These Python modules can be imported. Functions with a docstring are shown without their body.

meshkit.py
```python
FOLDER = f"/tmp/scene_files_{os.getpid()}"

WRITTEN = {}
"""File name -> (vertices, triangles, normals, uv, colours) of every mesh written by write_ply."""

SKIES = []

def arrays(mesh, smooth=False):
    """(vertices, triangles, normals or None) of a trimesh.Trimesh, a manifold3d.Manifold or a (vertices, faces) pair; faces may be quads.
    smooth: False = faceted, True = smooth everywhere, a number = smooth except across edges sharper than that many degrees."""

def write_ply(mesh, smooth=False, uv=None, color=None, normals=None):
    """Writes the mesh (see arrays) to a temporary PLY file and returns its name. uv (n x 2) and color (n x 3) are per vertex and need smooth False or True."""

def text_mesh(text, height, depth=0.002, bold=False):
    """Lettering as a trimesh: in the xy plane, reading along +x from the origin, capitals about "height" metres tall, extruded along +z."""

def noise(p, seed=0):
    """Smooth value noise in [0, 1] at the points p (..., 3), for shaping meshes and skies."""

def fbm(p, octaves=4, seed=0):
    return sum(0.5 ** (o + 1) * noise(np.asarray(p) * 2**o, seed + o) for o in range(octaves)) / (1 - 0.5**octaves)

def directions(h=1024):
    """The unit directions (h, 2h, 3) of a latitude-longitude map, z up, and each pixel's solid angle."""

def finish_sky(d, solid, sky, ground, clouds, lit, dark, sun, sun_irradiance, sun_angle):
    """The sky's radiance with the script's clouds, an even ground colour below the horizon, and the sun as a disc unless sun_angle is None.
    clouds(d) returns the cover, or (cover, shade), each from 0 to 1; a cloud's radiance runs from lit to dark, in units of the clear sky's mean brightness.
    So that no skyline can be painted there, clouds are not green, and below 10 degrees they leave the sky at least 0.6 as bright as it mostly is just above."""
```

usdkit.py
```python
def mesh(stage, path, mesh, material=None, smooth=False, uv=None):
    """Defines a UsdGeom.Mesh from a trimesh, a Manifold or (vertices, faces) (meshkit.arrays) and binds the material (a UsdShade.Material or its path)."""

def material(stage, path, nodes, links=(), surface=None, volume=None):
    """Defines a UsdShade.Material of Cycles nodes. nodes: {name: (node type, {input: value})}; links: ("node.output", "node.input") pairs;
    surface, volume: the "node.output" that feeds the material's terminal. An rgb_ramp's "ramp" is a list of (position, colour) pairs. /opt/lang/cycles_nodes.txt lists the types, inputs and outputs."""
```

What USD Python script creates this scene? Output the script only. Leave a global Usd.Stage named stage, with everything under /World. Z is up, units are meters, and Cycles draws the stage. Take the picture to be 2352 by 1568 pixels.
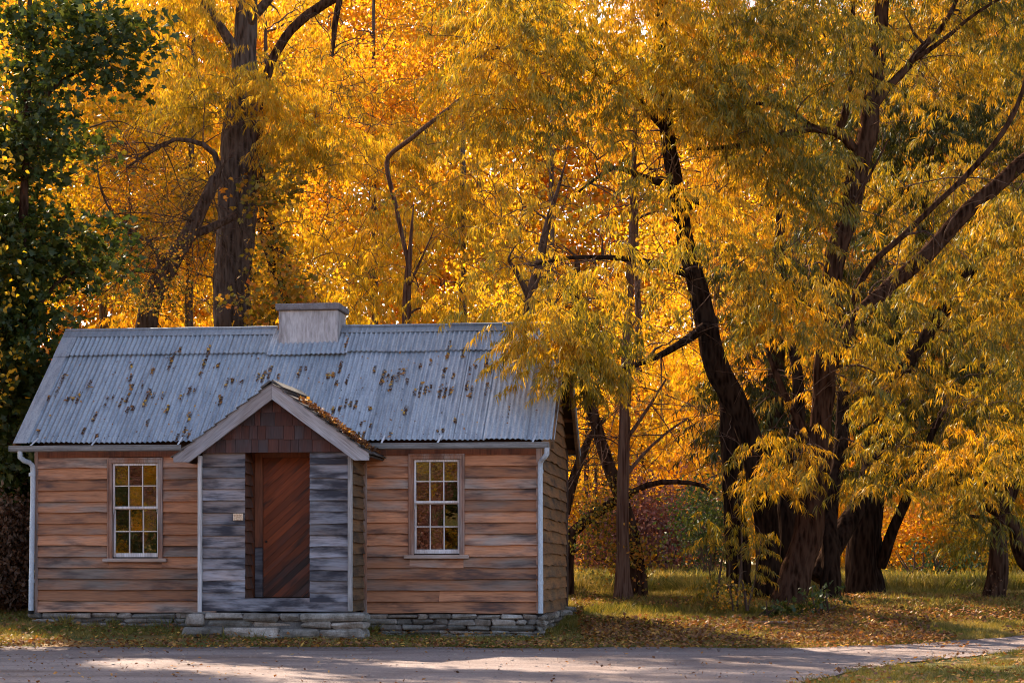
import math, random
import numpy as np, trimesh, usdkit, meshkit
import shapely
from shapely.geometry import Polygon, box as sbox, LineString
from scipy.interpolate import PchipInterpolator
from pxr import Usd, UsdGeom, UsdLux, UsdShade, Gf, Sdf, Vt

# ------------------------------------------------------------------ camera, sky, sun, exposure
stage = Usd.Stage.CreateInMemory()
UsdGeom.SetStageUpAxis(stage, 'Z')
UsdGeom.SetStageMetersPerUnit(stage, 1.0)
world = UsdGeom.Xform.Define(stage, '/World')
stage.SetDefaultPrim(world.GetPrim())
UsdGeom.Scope.Define(stage, '/World/Looks')

FP, HOR, CX, ZC = 4600.0, 1300.0, 1176.0, 1.0          # lens in units of a 2352 wide picture; eye height above the verge
cam = UsdGeom.Camera.Define(stage, '/World/camera')
cam.CreateHorizontalApertureAttr(36.0)
cam.CreateVerticalApertureAttr(36.0 * 682 / 1024)
cam.CreateFocalLengthAttr(36.0 * FP / 2352)
cam.CreateVerticalApertureOffsetAttr((HOR - 784.0) / 2352 * 36.0)
cam.CreateClippingRangeAttr(Gf.Vec2f(0.1, 2000))
cam.AddTranslateOp().Set(Gf.Vec3d(0, 0, ZC))
cam.AddRotateXYZOp().Set(Gf.Vec3f(90, 0, 0))
cam.CreateExposureAttr(2.0)

SUN_EL, SUN_AZ = math.radians(35), math.atan2(-0.47, 0.88)     # azimuth measured from +y towards +x
SUN = np.array([math.sin(SUN_AZ) * math.cos(SUN_EL), math.cos(SUN_AZ) * math.cos(SUN_EL), math.sin(SUN_EL)])
sun = UsdLux.DistantLight.Define(stage, '/World/sun')
sun.CreateIntensityAttr(1.25); sun.CreateAngleAttr(0.53); sun.CreateNormalizeAttr(True)
sun.CreateColorAttr(Gf.Vec3f(1.0, 0.86, 0.68))
zax = Gf.Vec3d(*SUN); xax = Gf.Cross(Gf.Vec3d(0, 0, 1), zax).GetNormalized(); yax = Gf.Cross(zax, xax)
sun.AddTransformOp().Set(Gf.Matrix4d(*xax, 0, *yax, 0, *zax, 0, 0, 0, 60, 1))

usdkit.material(stage, '/World/Looks/sky_light', {
    'sky': ('sky_texture', {'sky_type': 'single_scattering', 'sun_disc': False, 'sun_elevation': SUN_EL, 'sun_rotation': SUN_AZ, 'aerosol_density': 2.0}),
    'bg': ('background_shader', {'strength': 0.092})},
    [('sky.color', 'bg.color')], surface='bg.background')
dome = UsdLux.DomeLight.Define(stage, '/World/sky')
UsdShade.MaterialBindingAPI.Apply(dome.GetPrim()).Bind(UsdShade.Material.Get(stage, '/World/Looks/sky_light'))
dome.GetPrim().SetCustomDataByKey('kind', 'structure')
dome.GetPrim().SetCustomDataByKey('label', 'clear autumn sky above the golden trees')
dome.GetPrim().SetCustomDataByKey('category', 'sky')

# ------------------------------------------------------------------ helpers
_names = {}
def free(parent, name):
    n = _names.get((parent, name), 0); _names[(parent, name)] = n + 1
    return f'{parent}/{name}' + (f'_{n:03d}' if n else '')
def path_of(p): return '/World' if p is None else str(p.GetPath())
def tag(p, label=None, cat=None, group=None, kind=None):
    p = p.GetPrim() if hasattr(p, 'GetPrim') else p
    for k, v in (('label', label), ('category', cat), ('group', group), ('kind', kind)):
        if v: p.SetCustomDataByKey(k, v)
    return p
def looks(name): return UsdShade.Material.Get(stage, '/World/Looks/' + name)
def primvar(m, name, values, interp='vertex'):
    UsdGeom.PrimvarsAPI(m).CreatePrimvar(name, Sdf.ValueTypeNames.Float3Array, interp).Set(Vt.Vec3fArray.FromNumpy(np.asarray(values, np.float32).reshape(-1, 3)))
def obj(name, mesh, mat, parent=None, tint=None, smooth=False):
    m = usdkit.mesh(stage, free(path_of(parent), name), mesh, looks(mat), smooth=smooth)
    if tint is not None:
        tint = np.asarray(tint, float)
        n = len(m.GetPointsAttr().Get())
        primvar(m, 'tint', np.broadcast_to(tint, (n, 3)) if tint.ndim == 1 else tint)
    return m.GetPrim()
def thing(name, label, cat, group=None, loc=(0, 0, 0), rotz=0.0):
    x = UsdGeom.Xform.Define(stage, free('/World', name))
    x.AddTranslateOp().Set(Gf.Vec3d(*map(float, loc)))
    if rotz: x.AddRotateZOp().Set(rotz)
    return tag(x.GetPrim(), label, cat, group)
def join(ms): return trimesh.util.concatenate([m for m in ms if m is not None])
def bx(x0, x1, y0, y1, z0, z1):
    m = trimesh.creation.box([abs(x1 - x0), abs(y1 - y0), abs(z1 - z0)])
    m.apply_translation([(x0 + x1) / 2, (y0 + y1) / 2, (z0 + z1) / 2]); return m
def chamf(x0, x1, y0, y1, z0, z1, c=0.006):
    """box with chamfered edges (44 triangles)"""
    x0, x1 = sorted((x0, x1)); y0, y1 = sorted((y0, y1)); z0, z1 = sorted((z0, z1))
    c = min(c, (x1 - x0) / 3, (y1 - y0) / 3, (z1 - z0) / 3)
    p = []
    for X, sx in ((x0, 1), (x1, -1)):
        for Y, sy in ((y0, 1), (y1, -1)):
            for Z, sz in ((z0, 1), (z1, -1)):
                p += [(X, Y + sy * c, Z + sz * c), (X + sx * c, Y, Z + sz * c), (X + sx * c, Y + sy * c, Z)]
    return trimesh.convex.convex_hull(np.array(p))
def extr_y(poly, y0, y1):
    """shapely polygon in (x, z) -> prism between y0 and y1"""
    ms = []
    for g in getattr(poly, 'geoms', [poly]):
        if g.is_empty or g.area < 1e-6: continue
        m = trimesh.creation.extrude_polygon(g, abs(y1 - y0), engine='earcut')
        v = m.vertices.copy(); m.vertices = np.stack([v[:, 0], max(y0, y1) - v[:, 2], v[:, 1]], 1); ms.append(m)
    return join(ms)
def smooth_path(pts, n):
    pts = np.asarray(pts, float); t = np.r_[0, np.cumsum(np.linalg.norm(np.diff(pts[:, :3], axis=0), axis=1))]
    if len(pts) < 3: return np.stack([np.interp(np.linspace(0, t[-1], n), t, c) for c in pts.T], 1)
    return PchipInterpolator(t, pts)(np.linspace(0, t[-1], n))
def tube(pts, radii, sides=8, rough=0.0, seed=0, caps=True, freq=2.0, ridge=0.0):
    pts = np.asarray(pts, float); radii = np.broadcast_to(radii, len(pts)).astype(float)
    T = np.gradient(pts, axis=0); T /= np.linalg.norm(T, axis=1, keepdims=True) + 1e-9
    a = np.array([1.0, 0, 0]) if abs(T[0][0]) < 0.8 else np.array([0, 1.0, 0])
    N = []; n = np.cross(T[0], a)
    for t in T:
        n = n - t * (n @ t); n /= np.linalg.norm(n) + 1e-9; N.append(n)
    N = np.array(N); B = np.cross(T, N)
    ang = np.arange(sides) / sides * 2 * math.pi
    ring = N[:, None] * np.cos(ang)[None, :, None] + B[:, None] * np.sin(ang)[None, :, None]
    r = np.repeat(radii[:, None], sides, 1)
    if rough:
        q = pts[:, None] * freq + ring * 1.3
        r = r * (1 + rough * (meshkit.fbm(q, 3, seed) - 0.5) * 2)
    if ridge:                                # furrowed bark: ridges that run along the limb
        al = np.r_[0, np.cumsum(np.linalg.norm(np.diff(pts, axis=0), axis=1))]
        u = np.stack([np.cos(ang)[None] * 4.2 + 0 * al[:, None], np.sin(ang)[None] * 4.2 + 0 * al[:, None], al[:, None] * .8 + 0 * ang[None]], -1)
        r = r * (1 + ridge * (1 - 2 * np.abs(2 * meshkit.noise(u * 1.6, seed + 3) - 1)))
    v = (pts[:, None] + ring * r[..., None]).reshape(-1, 3)
    i = np.arange(len(pts) - 1)[:, None] * sides; j = np.arange(sides)[None]; k = (j + 1) % sides
    f = np.concatenate([np.stack([i + j, i + k, i + sides + k], -1).reshape(-1, 3), np.stack([i + j, i + sides + k, i + sides + j], -1).reshape(-1, 3)])
    if caps:
        v = np.vstack([v, pts[0], pts[-1]]); a, b = len(v) - 2, len(v) - 1; e = (len(pts) - 1) * sides
        jj = np.arange(sides); kk = (jj + 1) % sides
        f = np.vstack([f, np.stack([kk, jj, np.full(sides, a)], 1), np.stack([e + jj, e + kk, np.full(sides, b)], 1)])
    return trimesh.Trimesh(v, f, process=False)

# ------------------------------------------------------------------ terrain
_tp = PchipInterpolator([-400, -60, 0, 18, 26.5, 28.6, 31, 34, 50, 80, 150, 600], [-.6, -.4, -.25, -.18, -.08, -.03, .14, .36, .62, .86, .95, 1.2])
def ramp01(x, a, b):
    t = np.clip((np.asarray(x, float) - a) / (b - a), 0, 1); return t * t * (3 - 2 * t)
def ground(x, y):
    x = np.asarray(x, float); y = np.asarray(y, float)
    z = _tp(y) + 0.019 * np.clip(-x + .4, 0, 12) * ramp01(y, 26, 28.5) * (1 - ramp01(y, 40, 60))
    n = meshkit.fbm(np.stack([x * .45, y * .45, 0 * x], -1), 3, 5) - .5
    return z + n * .10 * (0.25 + ramp01(y, 30, 36))
def G(px, py):
    """point of the ground seen at a picture position"""
    Y = np.linspace(12, 200, 6000); x = (px - CX) / FP * Y; z = ZC + (HOR - py) / FP * Y
    d = z - ground(x, Y); k = np.argmax(d < 0) if (d < 0).any() else len(Y) - 1
    return np.array([x[k], Y[k], ground(x[k], Y[k])])
def P(px, py, Y): return np.array([(px - CX) / FP * Y, Y, ZC + (HOR - py) / FP * Y])
# ------------------------------------------------------------------ materials
def mat(name, nodes, links, surface): return usdkit.material(stage, '/World/Looks/' + name, nodes, links, surface=surface)
def wood(name, warm, grey, dark, gscale, stain=0.5, rough=0.8, rot=0.0, smin=.47):
    """weathered timber. tint.x: how grey, tint.y: brightness, tint.z: seed and amount of black stain"""
    mat(name, {
        'at': ('attribute', {'attribute': 'tint'}), 'sep': ('separate_xyz', {}), 'tc': ('texture_coordinate', {}),
        'off': ('vector_math', {'math_type': 'scale', 'scale': 23.0}), 'add': ('vector_math', {'math_type': 'add'}),
        'rt': ('vector_rotate', {'rotate_type': 'y_axis', 'angle': rot}), 'mg': ('mapping', {'scale': gscale}), 'mp': ('mapping', {'scale': tuple(max(.9, s * .16) for s in gscale)}),
        'g': ('noise_texture', {'scale': 2.6, 'detail': 6.0, 'roughness': .65}), 'p': ('noise_texture', {'scale': 1.3, 'detail': 4.0, 'roughness': .55, 'distortion': .15}),
        's': ('noise_texture', {'scale': 1.5, 'detail': 5.0, 'roughness': .6, 'distortion': .2, 'dimensions': '4D', 'w': 7.3}),
        'pa': ('math', {'math_type': 'multiply_add', 'value2': 3.4, 'value3': -1.45}), 'pb': ('math', {'math_type': 'add', 'use_clamp': True}),
        'mix': ('mix', {'color1': warm, 'color2': grey}),
        'gr': ('rgb_ramp', {'ramp': [(0.28, (.42, .38, .36)), (.42, (.80, .78, .77)), (.58, (1.02, 1.02, 1.02)), (.74, (1.28, 1.26, 1.24))]}),
        'm1': ('mix', {'mix_type': 'multiply', 'fac': 1.0}), 'br': ('mix', {'mix_type': 'multiply', 'fac': 1.0}), 'cb': ('combine_xyz', {}),
        'sr': ('map_range', {'range_type': 'smoothstep', 'from_min': smin, 'from_max': smin + .22, 'to_min': 0.0, 'to_max': stain, 'clamp': True}),
        'sm': ('mix', {'color2': dark}),
        'bump': ('bump', {'strength': .35, 'distance': .006}), 'b': ('principled_bsdf', {'roughness': rough, 'specular_ior_level': .25})},
        [('at.vector', 'sep.vector'), ('at.vector', 'off.vector1'), ('tc.object', 'add.vector1'), ('off.vector', 'add.vector2'),
         ('add.vector', 'rt.vector'), ('rt.vector', 'mg.vector'), ('rt.vector', 'mp.vector'), ('mg.vector', 'g.vector'), ('mp.vector', 'p.vector'), ('mp.vector', 's.vector'),
         ('p.fac', 'pa.value1'), ('pa.value', 'pb.value1'), ('sep.x', 'pb.value2'), ('pb.value', 'mix.fac'),
         ('g.fac', 'gr.fac'), ('mix.color', 'm1.color1'), ('gr.color', 'm1.color2'), ('sep.y', 'cb.x'), ('sep.y', 'cb.y'), ('sep.y', 'cb.z'),
         ('m1.color', 'br.color1'), ('cb.vector', 'br.color2'), ('s.fac', 'sr.value'), ('sr.result', 'sm.fac'), ('br.color', 'sm.color1'),
         ('sm.color', 'b.base_color'), ('g.fac', 'bump.height'), ('bump.normal', 'b.normal')], 'b.BSDF')
H, V = (1.3, 1.3, 26), (26, 26, 1.3)
wood('board_wood', (.53, .222, .112), (.325, .235, .19), (.05, .033, .033), H, .85)
wood('grey_board', (.27, .20, .18), (.235, .215, .235), (.022, .018, .024), H, .93, smin=.40)
wood('trim_wood', (.38, .17, .10), (.42, .33, .29), (.06, .04, .035), V, .6)
wood('pale_trim', (.42, .36, .33), (.46, .42, .42), (.10, .07, .06), V, .5)
wood('sill_wood', (.42, .27, .20), (.45, .37, .34), (.09, .06, .05), H, .4)
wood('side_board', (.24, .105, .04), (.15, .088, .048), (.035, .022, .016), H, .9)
wood('door_wood', (.21, .042, .010), (.065, .032, .026), (.012, .007, .006), H, .92, .5, math.radians(42))
wood('frame_wood', (.20, .065, .03), (.11, .06, .045), (.02, .012, .01), V, .6)
wood('barge_wood', (.25, .20, .185), (.27, .24, .245), (.12, .085, .08), H, .45, .8, math.radians(38))
wood('barge_wood_right', (.30, .245, .225), (.33, .295, .30), (.12, .085, .08), H, .45, .8, math.radians(-38))
wood('shingle_wood', (.105, .037, .026), (.075, .05, .049), (.04, .022, .02), V, .5)
wood('roof_shingle', (.10, .07, .055), (.14, .12, .11), (.02, .015, .012), (6, 6, 6), .6)
wood('sash_paint', (.66, .56, .52), (.72, .66, .66), (.28, .2, .17), V, .5, .5)
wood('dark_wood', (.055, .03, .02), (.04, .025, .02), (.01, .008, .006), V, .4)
# sheet iron: tint.x tone, tint.y dirt
mat('roof_iron', {
    'at': ('attribute', {'attribute': 'tint'}), 'sep': ('separate_xyz', {}), 'tc': ('texture_coordinate', {}),
    'm1': ('mapping', {'scale': (9, 1.0, 1.0)}), 'n1': ('noise_texture', {'scale': 2.2, 'detail': 5.0, 'roughness': .65}),
    'n2': ('noise_texture', {'scale': 38.0, 'detail': 4.0, 'roughness': .6}), 'n3': ('noise_texture', {'scale': 1.1, 'detail': 3.0}),
    'r1': ('rgb_ramp', {'ramp': [(.3, (.20, .215, .245)), (.5, (.315, .33, .36)), (.7, (.43, .44, .46))]}),
    'r2': ('rgb_ramp', {'ramp': [(.35, (.78, .78, .8)), (.6, (1.05, 1.05, 1.05))]}),
    'mm': ('mix', {'mix_type': 'multiply', 'fac': 1.0}), 'm3': ('mix', {'mix_type': 'multiply', 'fac': 1.0}), 'cb': ('combine_xyz', {}),
    'st': ('map_range', {'from_min': .56, 'from_max': .72, 'to_min': 0.0, 'to_max': .45, 'clamp': True}), 'ms': ('mix', {'color2': (.13, .11, .10)}),
    'bump': ('bump', {'strength': .12, 'distance': .003}),
    'b': ('principled_bsdf', {'metallic': .25, 'roughness': .52, 'specular_ior_level': .4})},
    [('at.vector', 'sep.vector'), ('tc.object', 'm1.vector'), ('m1.vector', 'n1.vector'), ('tc.object', 'n2.vector'), ('tc.object', 'n3.vector'),
     ('n1.fac', 'r1.fac'), ('n2.fac', 'r2.fac'), ('r1.color', 'mm.color1'), ('r2.color', 'mm.color2'), ('sep.x', 'cb.x'), ('sep.x', 'cb.y'), ('sep.x', 'cb.z'),
     ('mm.color', 'm3.color1'), ('cb.vector', 'm3.color2'), ('n1.fac', 'st.value'), ('st.result', 'ms.fac'), ('m3.color', 'ms.color1'), ('ms.color', 'b.base_color'),
     ('n2.fac', 'bump.height'), ('bump.normal', 'b.normal')], 'b.BSDF')
def rough_stuff(name, ramp, scale, scale2, bump=.4, dist=.01, rough=.9, stretch=(1, 1, 1), spec=.2, tinted=False):
    nodes = {'tc': ('texture_coordinate', {}), 'mp': ('mapping', {'scale': stretch}), 'n': ('noise_texture', {'scale': scale, 'detail': 6.0, 'roughness': .65}),
             'n2': ('noise_texture', {'scale': scale2, 'detail': 5.0, 'roughness': .7}), 'r': ('rgb_ramp', {'ramp': ramp}),
             'r2': ('rgb_ramp', {'ramp': [(.3, (.6, .58, .56)), (.65, (1.15, 1.15, 1.15))]}), 'm': ('mix', {'mix_type': 'multiply', 'fac': 1.0}),
             'bump': ('bump', {'strength': bump, 'distance': dist}), 'b': ('principled_bsdf', {'roughness': rough, 'specular_ior_level': spec})}
    links = [('tc.object', 'mp.vector'), ('mp.vector', 'n.vector'), ('mp.vector', 'n2.vector'), ('n.fac', 'r.fac'), ('n2.fac', 'r2.fac'), ('r.color', 'm.color1'), ('r2.color', 'm.color2'),
             ('n2.fac', 'bump.height'), ('bump.normal', 'b.normal')]
    if tinted:
        nodes.update({'at': ('attribute', {'attribute': 'tint'}), 'mt': ('mix', {'mix_type': 'multiply', 'fac': 1.0})})
        links += [('m.color', 'mt.color1'), ('at.color', 'mt.color2'), ('mt.color', 'b.base_color')]
    else: links.append(('m.color', 'b.base_color'))
    mat(name, nodes, links, 'b.BSDF')
rough_stuff('stone', [(.3, (.12, .092, .07)), (.5, (.25, .20, .165)), (.7, (.37, .315, .275))], 6, 40, .5, .012, tinted=True)
rough_stuff('mortar', [(.3, (.07, .06, .055)), (.7, (.15, .13, .12))], 8, 40)
rough_stuff('chimney_render', [(.25, (.17, .135, .13)), (.40, (.36, .315, .31)), (.55, (.46, .41, .405)), (.7, (.52, .47, .465))], 1.6, 9, .12, .004, stretch=(2.6, 2.6, .55))
rough_stuff('cap_concrete', [(.3, (.13, .105, .105)), (.7, (.24, .205, .205))], 7, 50, .3, .006)
rough_stuff('gutter_metal', [(.3, (.13, .12, .12)), (.7, (.26, .245, .24))], 4, 30, .1, .003, .5, (.6, 6, 6), .4)
rough_stuff('pipe_metal', [(.3, (.36, .38, .43)), (.7, (.52, .54, .58))], 5, 30, .1, .003, .4, (4, 4, .8), .5)
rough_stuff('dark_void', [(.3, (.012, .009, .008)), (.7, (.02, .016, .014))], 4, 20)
mat('pane_glass', {'tc': ('texture_coordinate', {}), 'n': ('noise_texture', {'scale': 7.0, 'detail': 2.0}), 'bump': ('bump', {'strength': .12, 'distance': .004}),
    'f': ('fresnel', {'IOR': 1.66}), 't': ('transparent_bsdf', {'color': (.75, .78, .76)}), 'g': ('glossy_bsdf', {'color': (.95, .95, .95), 'roughness': .0}), 'x': ('mix_closure', {})},
    [('tc.object', 'n.vector'), ('n.fac', 'bump.height'), ('bump.normal', 'g.normal'), ('f.fac', 'x.fac'), ('t.BSDF', 'x.closure1'), ('g.BSDF', 'x.closure2')], 'x.closure')
mat('brass_plate', {'tc': ('texture_coordinate', {}), 'n': ('noise_texture', {'scale': 60.0, 'detail': 3.0}), 'r': ('rgb_ramp', {'ramp': [(.35, (.50, .30, .17)), (.65, (.75, .55, .38))]}),
    'b': ('principled_bsdf', {'roughness': .5, 'metallic': .2})}, [('tc.object', 'n.vector'), ('n.fac', 'r.fac'), ('r.color', 'b.base_color')], 'b.BSDF')
# ------------------------------------------------------------------ the cottage, in its own frame: x along the front, y into the house, z up
TH = math.atan(545 / FP)
EX, EY = np.array([math.cos(TH), -math.sin(TH)]), np.array([math.sin(TH), math.cos(TH)])
CW, CD = 7.448, 4.0
CO = np.array([0.398, 28.6]) - CW * EX
def FL(px, py, y0):
    """(x, z) in the cottage's frame of what the photo shows at (px, py) on the plane y = y0"""
    d = np.array([(px - CX) / FP, 1.0]); t = (y0 + CO @ EY) / (d @ EY)
    return np.array([(d * t - CO) @ EX, ZC + (HOR - py) / FP * t])
def L2W(p):
    p = np.asarray(p, float); xy = CO + p[..., :1] * EX + p[..., 1:2] * EY
    return np.concatenate([xy, p[..., 2:3]], -1)
R = random.Random(11)
cottage = thing('cottage', 'small weathered timber cottage with grey corrugated iron roof and gabled porch', 'cottage', loc=(CO[0], CO[1], 0), rotz=-math.degrees(TH))

Z0, Z1 = 0.335, 2.60
ze, zr = FL(651, 1013, -.22)[1], FL(720, 757, 2.0)[1]
SL = (zr - ze) / 2.22
def roof_z(y): return ze + SL * (y + .22) if y < 2 else zr - SL * (y - 2)
xl, xr = FL(32.6, 1021, -.22)[0], FL(1269.6, 1008, -.22)[0]
wins = []
for (a, b, c, d) in ((250, 1054, 374, 1283), (941, 1045, 1066, 1275)):
    p, q = FL(a, b, 0), FL(c, d, 0); wins.append((p[0], q[0], q[1], p[1]))     # x0, x1, z0, z1
YP = -0.95
pl, pr = FL(455, 1200, YP)[0], FL(809, 1200, YP)[0]
ox0, ox1 = FL(562, 1200, YP)[0], FL(711, 1200, YP)[0]
oz1, oz0 = FL(640, 1041, YP)[1], FL(640, 1372, YP)[1]
pz0 = FL(640, 1403, YP)[1]

# walls behind the boards
holes = [sbox(w[0] + .05, w[2] + .03, w[1] - .05, w[3] - .05) for w in wins]
front = Polygon([(0, .30), (CW, .30), (CW, roof_z(0) - .06), (0, roof_z(0) - .06)]).difference(shapely.union_all(holes)).difference(sbox(ox0 - .05, .3, ox1 + .25, oz1 + .1))
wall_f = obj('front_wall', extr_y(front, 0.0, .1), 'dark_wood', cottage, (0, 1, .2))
def gable(x0, x1):
    pg = Polygon([(0, .30), (CD, .30), (CD, roof_z(CD) - .06), (CD / 2, zr - .08), (0, roof_z(0) - .06)])
    m = trimesh.creation.extrude_polygon(pg, x1 - x0, engine='earcut'); v = m.vertices
    m.vertices = np.stack([x0 + v[:, 2], v[:, 0], v[:, 1]], 1); m.invert(); return m
wall_s = obj('side_wall', gable(CW - .1, CW), 'dark_wood', cottage, (0, 1, .3))
wall_l = obj('side_wall', gable(0, .1), 'dark_wood', cottage, (0, 1, .3))
wall_b = obj('rear_wall', bx(0.1, CW - .1, CD - .1, CD, .3, roof_z(CD) - .06), 'dark_wood', cottage, (0, 1, .3))
obj('floor', bx(.1, CW - .1, .1, CD - .1, .30, .36), 'dark_wood', cottage, (0, 1, .4))
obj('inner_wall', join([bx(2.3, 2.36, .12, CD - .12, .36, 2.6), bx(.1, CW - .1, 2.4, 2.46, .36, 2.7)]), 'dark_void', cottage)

def weatherboard(a0, a1, b0, b1, z0, z1, out, seed, nseg=None, wav=.014, butt=.046, lean=.004):
    """one lapped board: lower edge from a0 to a1 (2D), upper edge from b0 to b1; the natural lower edge is uneven"""
    a0, a1, b0, b1, out = (np.asarray(q, float) for q in (a0, a1, b0, b1, out))
    n = nseg or max(3, int(np.linalg.norm(a1 - a0) / .16))
    t = np.linspace(0, 1, n + 1)[:, None]; lo, hi = a0 + (a1 - a0) * t, b0 + (b1 - b0) * t
    s = np.linalg.norm(a1 - a0) * t[:, 0]
    jit = (meshkit.fbm(np.stack([s * 2.2 + seed * 7.7, s * 0 + seed, s * 0], -1), 3, 3) - .5) * 2 * wav
    dep = butt + (meshkit.noise(np.stack([s * 1.7 + seed * 3.1, s * 0 + seed * 2., s * 0], -1), 9) - .5) * .010
    zl = z0 + jit
    top = np.c_[hi + out * lean, np.full(n + 1, z1)]
    fr = np.c_[lo + out * dep[:, None], zl]
    fr2 = np.c_[lo + out * (dep[:, None] - .003), zl - .003]
    bk = np.c_[lo + out * np.maximum(dep[:, None] - .015, .004), zl - .001]
    rows_up = np.c_[lo + out * .004, zl + .02]
    rows = [top, fr, fr2, bk, rows_up]; v = np.vstack(rows); f = []
    m = n + 1
    for r in range(4):
        for k in range(n):
            p, q = r * m + k, (r + 1) * m + k; f += [(p, q, q + 1), (p, q + 1, p + 1)]
    for e in (0, n):
        q = [r * m + e for r in range(4)]
        f += [(q[0], q[2], q[1]), (q[0], q[3], q[2])] if e == 0 else [(q[0], q[1], q[2]), (q[0], q[2], q[3])]
    return trimesh.Trimesh(v, f, process=False)

NR = 14
PH = (Z1 - Z0) / NR
def tint_front(): return (R.choice([-.5, -.35, -.2, -.1, .05, .2, .35]), R.choice([R.uniform(.58, .85), R.uniform(.85, 1.05), R.uniform(1.0, 1.3)]), R.random() * 5)
for k in range(NR):
    z0 = Z0 + k * PH; z1 = z0 + PH + .022
    for (s0, s1) in ((.03, pl + .02), (pr - .05, CW - .03)):
        cuts = [s0, s1]
        for w in wins:
            if s0 < w[0] < s1 and z0 < w[3] - .01 and z1 > w[2] - .02:
                cuts = [s0, w[0] + .005, w[1] - .005, s1]
                if z0 < w[2] - .05: obj('weatherboard', weatherboard((cuts[1], 0), (cuts[2], 0), (cuts[1], 0), (cuts[2], 0), z0, w[2] - .02, (0, -1), R.randint(0, 999)), 'board_wood', wall_f, tint_front())
        if k == 1 and s0 > 2: cuts = [s0, s0 + 1.13, s0 + 1.134, s1]
        for i in range(0, len(cuts), 2):
            obj('weatherboard', weatherboard((cuts[i], 0), (cuts[i + 1], 0), (cuts[i], 0), (cuts[i + 1], 0), z0, z1, (0, -1), R.randint(0, 999)), 'board_wood', wall_f, tint_front())
# band below the eave, corner boards
obj('eave_board', chamf(.02, pl + .3, -.030, .0, Z1 - .005, Z1 + .135), 'frame_wood', wall_f, (-.4, 1.1, .4))
obj('eave_board', chamf(pr - .3, CW - .02, -.030, .0, Z1 - .005, Z1 + .135), 'frame_wood', wall_f, (-.4, 1.1, 2.4))
obj('corner_board', chamf(-.02, .035, -.034, .03, Z0 - .02, Z1 + .12), 'trim_wood', wall_f, (.1, .8, 1.4))
obj('corner_board', chamf(CW - .05, CW + .03, -.036, .02, Z0 - .01, Z1 + .10), 'trim_wood', wall_f, (.0, 1.0, 3.4))
# side boards, cut to the gable
def yspan(z):
    e = (z - (roof_z(0) - .05)) / SL
    return (.02, CD - .02) if e <= 0 else (e, CD - e)
zs = Z0 - .01; k = 0
while True:
    z1 = zs + .172 + .025; p, q = yspan(zs), yspan(z1)
    if q[1] - q[0] < .15: break
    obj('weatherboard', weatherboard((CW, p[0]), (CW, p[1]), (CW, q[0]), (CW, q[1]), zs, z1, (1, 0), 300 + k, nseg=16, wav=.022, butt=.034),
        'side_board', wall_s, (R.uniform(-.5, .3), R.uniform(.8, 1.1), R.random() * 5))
    p, q = yspan(zs), yspan(z1)
    zs += .172; k += 1
obj('corner_board', chamf(CW - .01, CW + .045, CD - .07, CD + .03, Z0 - .02, roof_z(CD) - .08), 'dark_wood', wall_s, (0, 1.5, 1.2))

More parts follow.
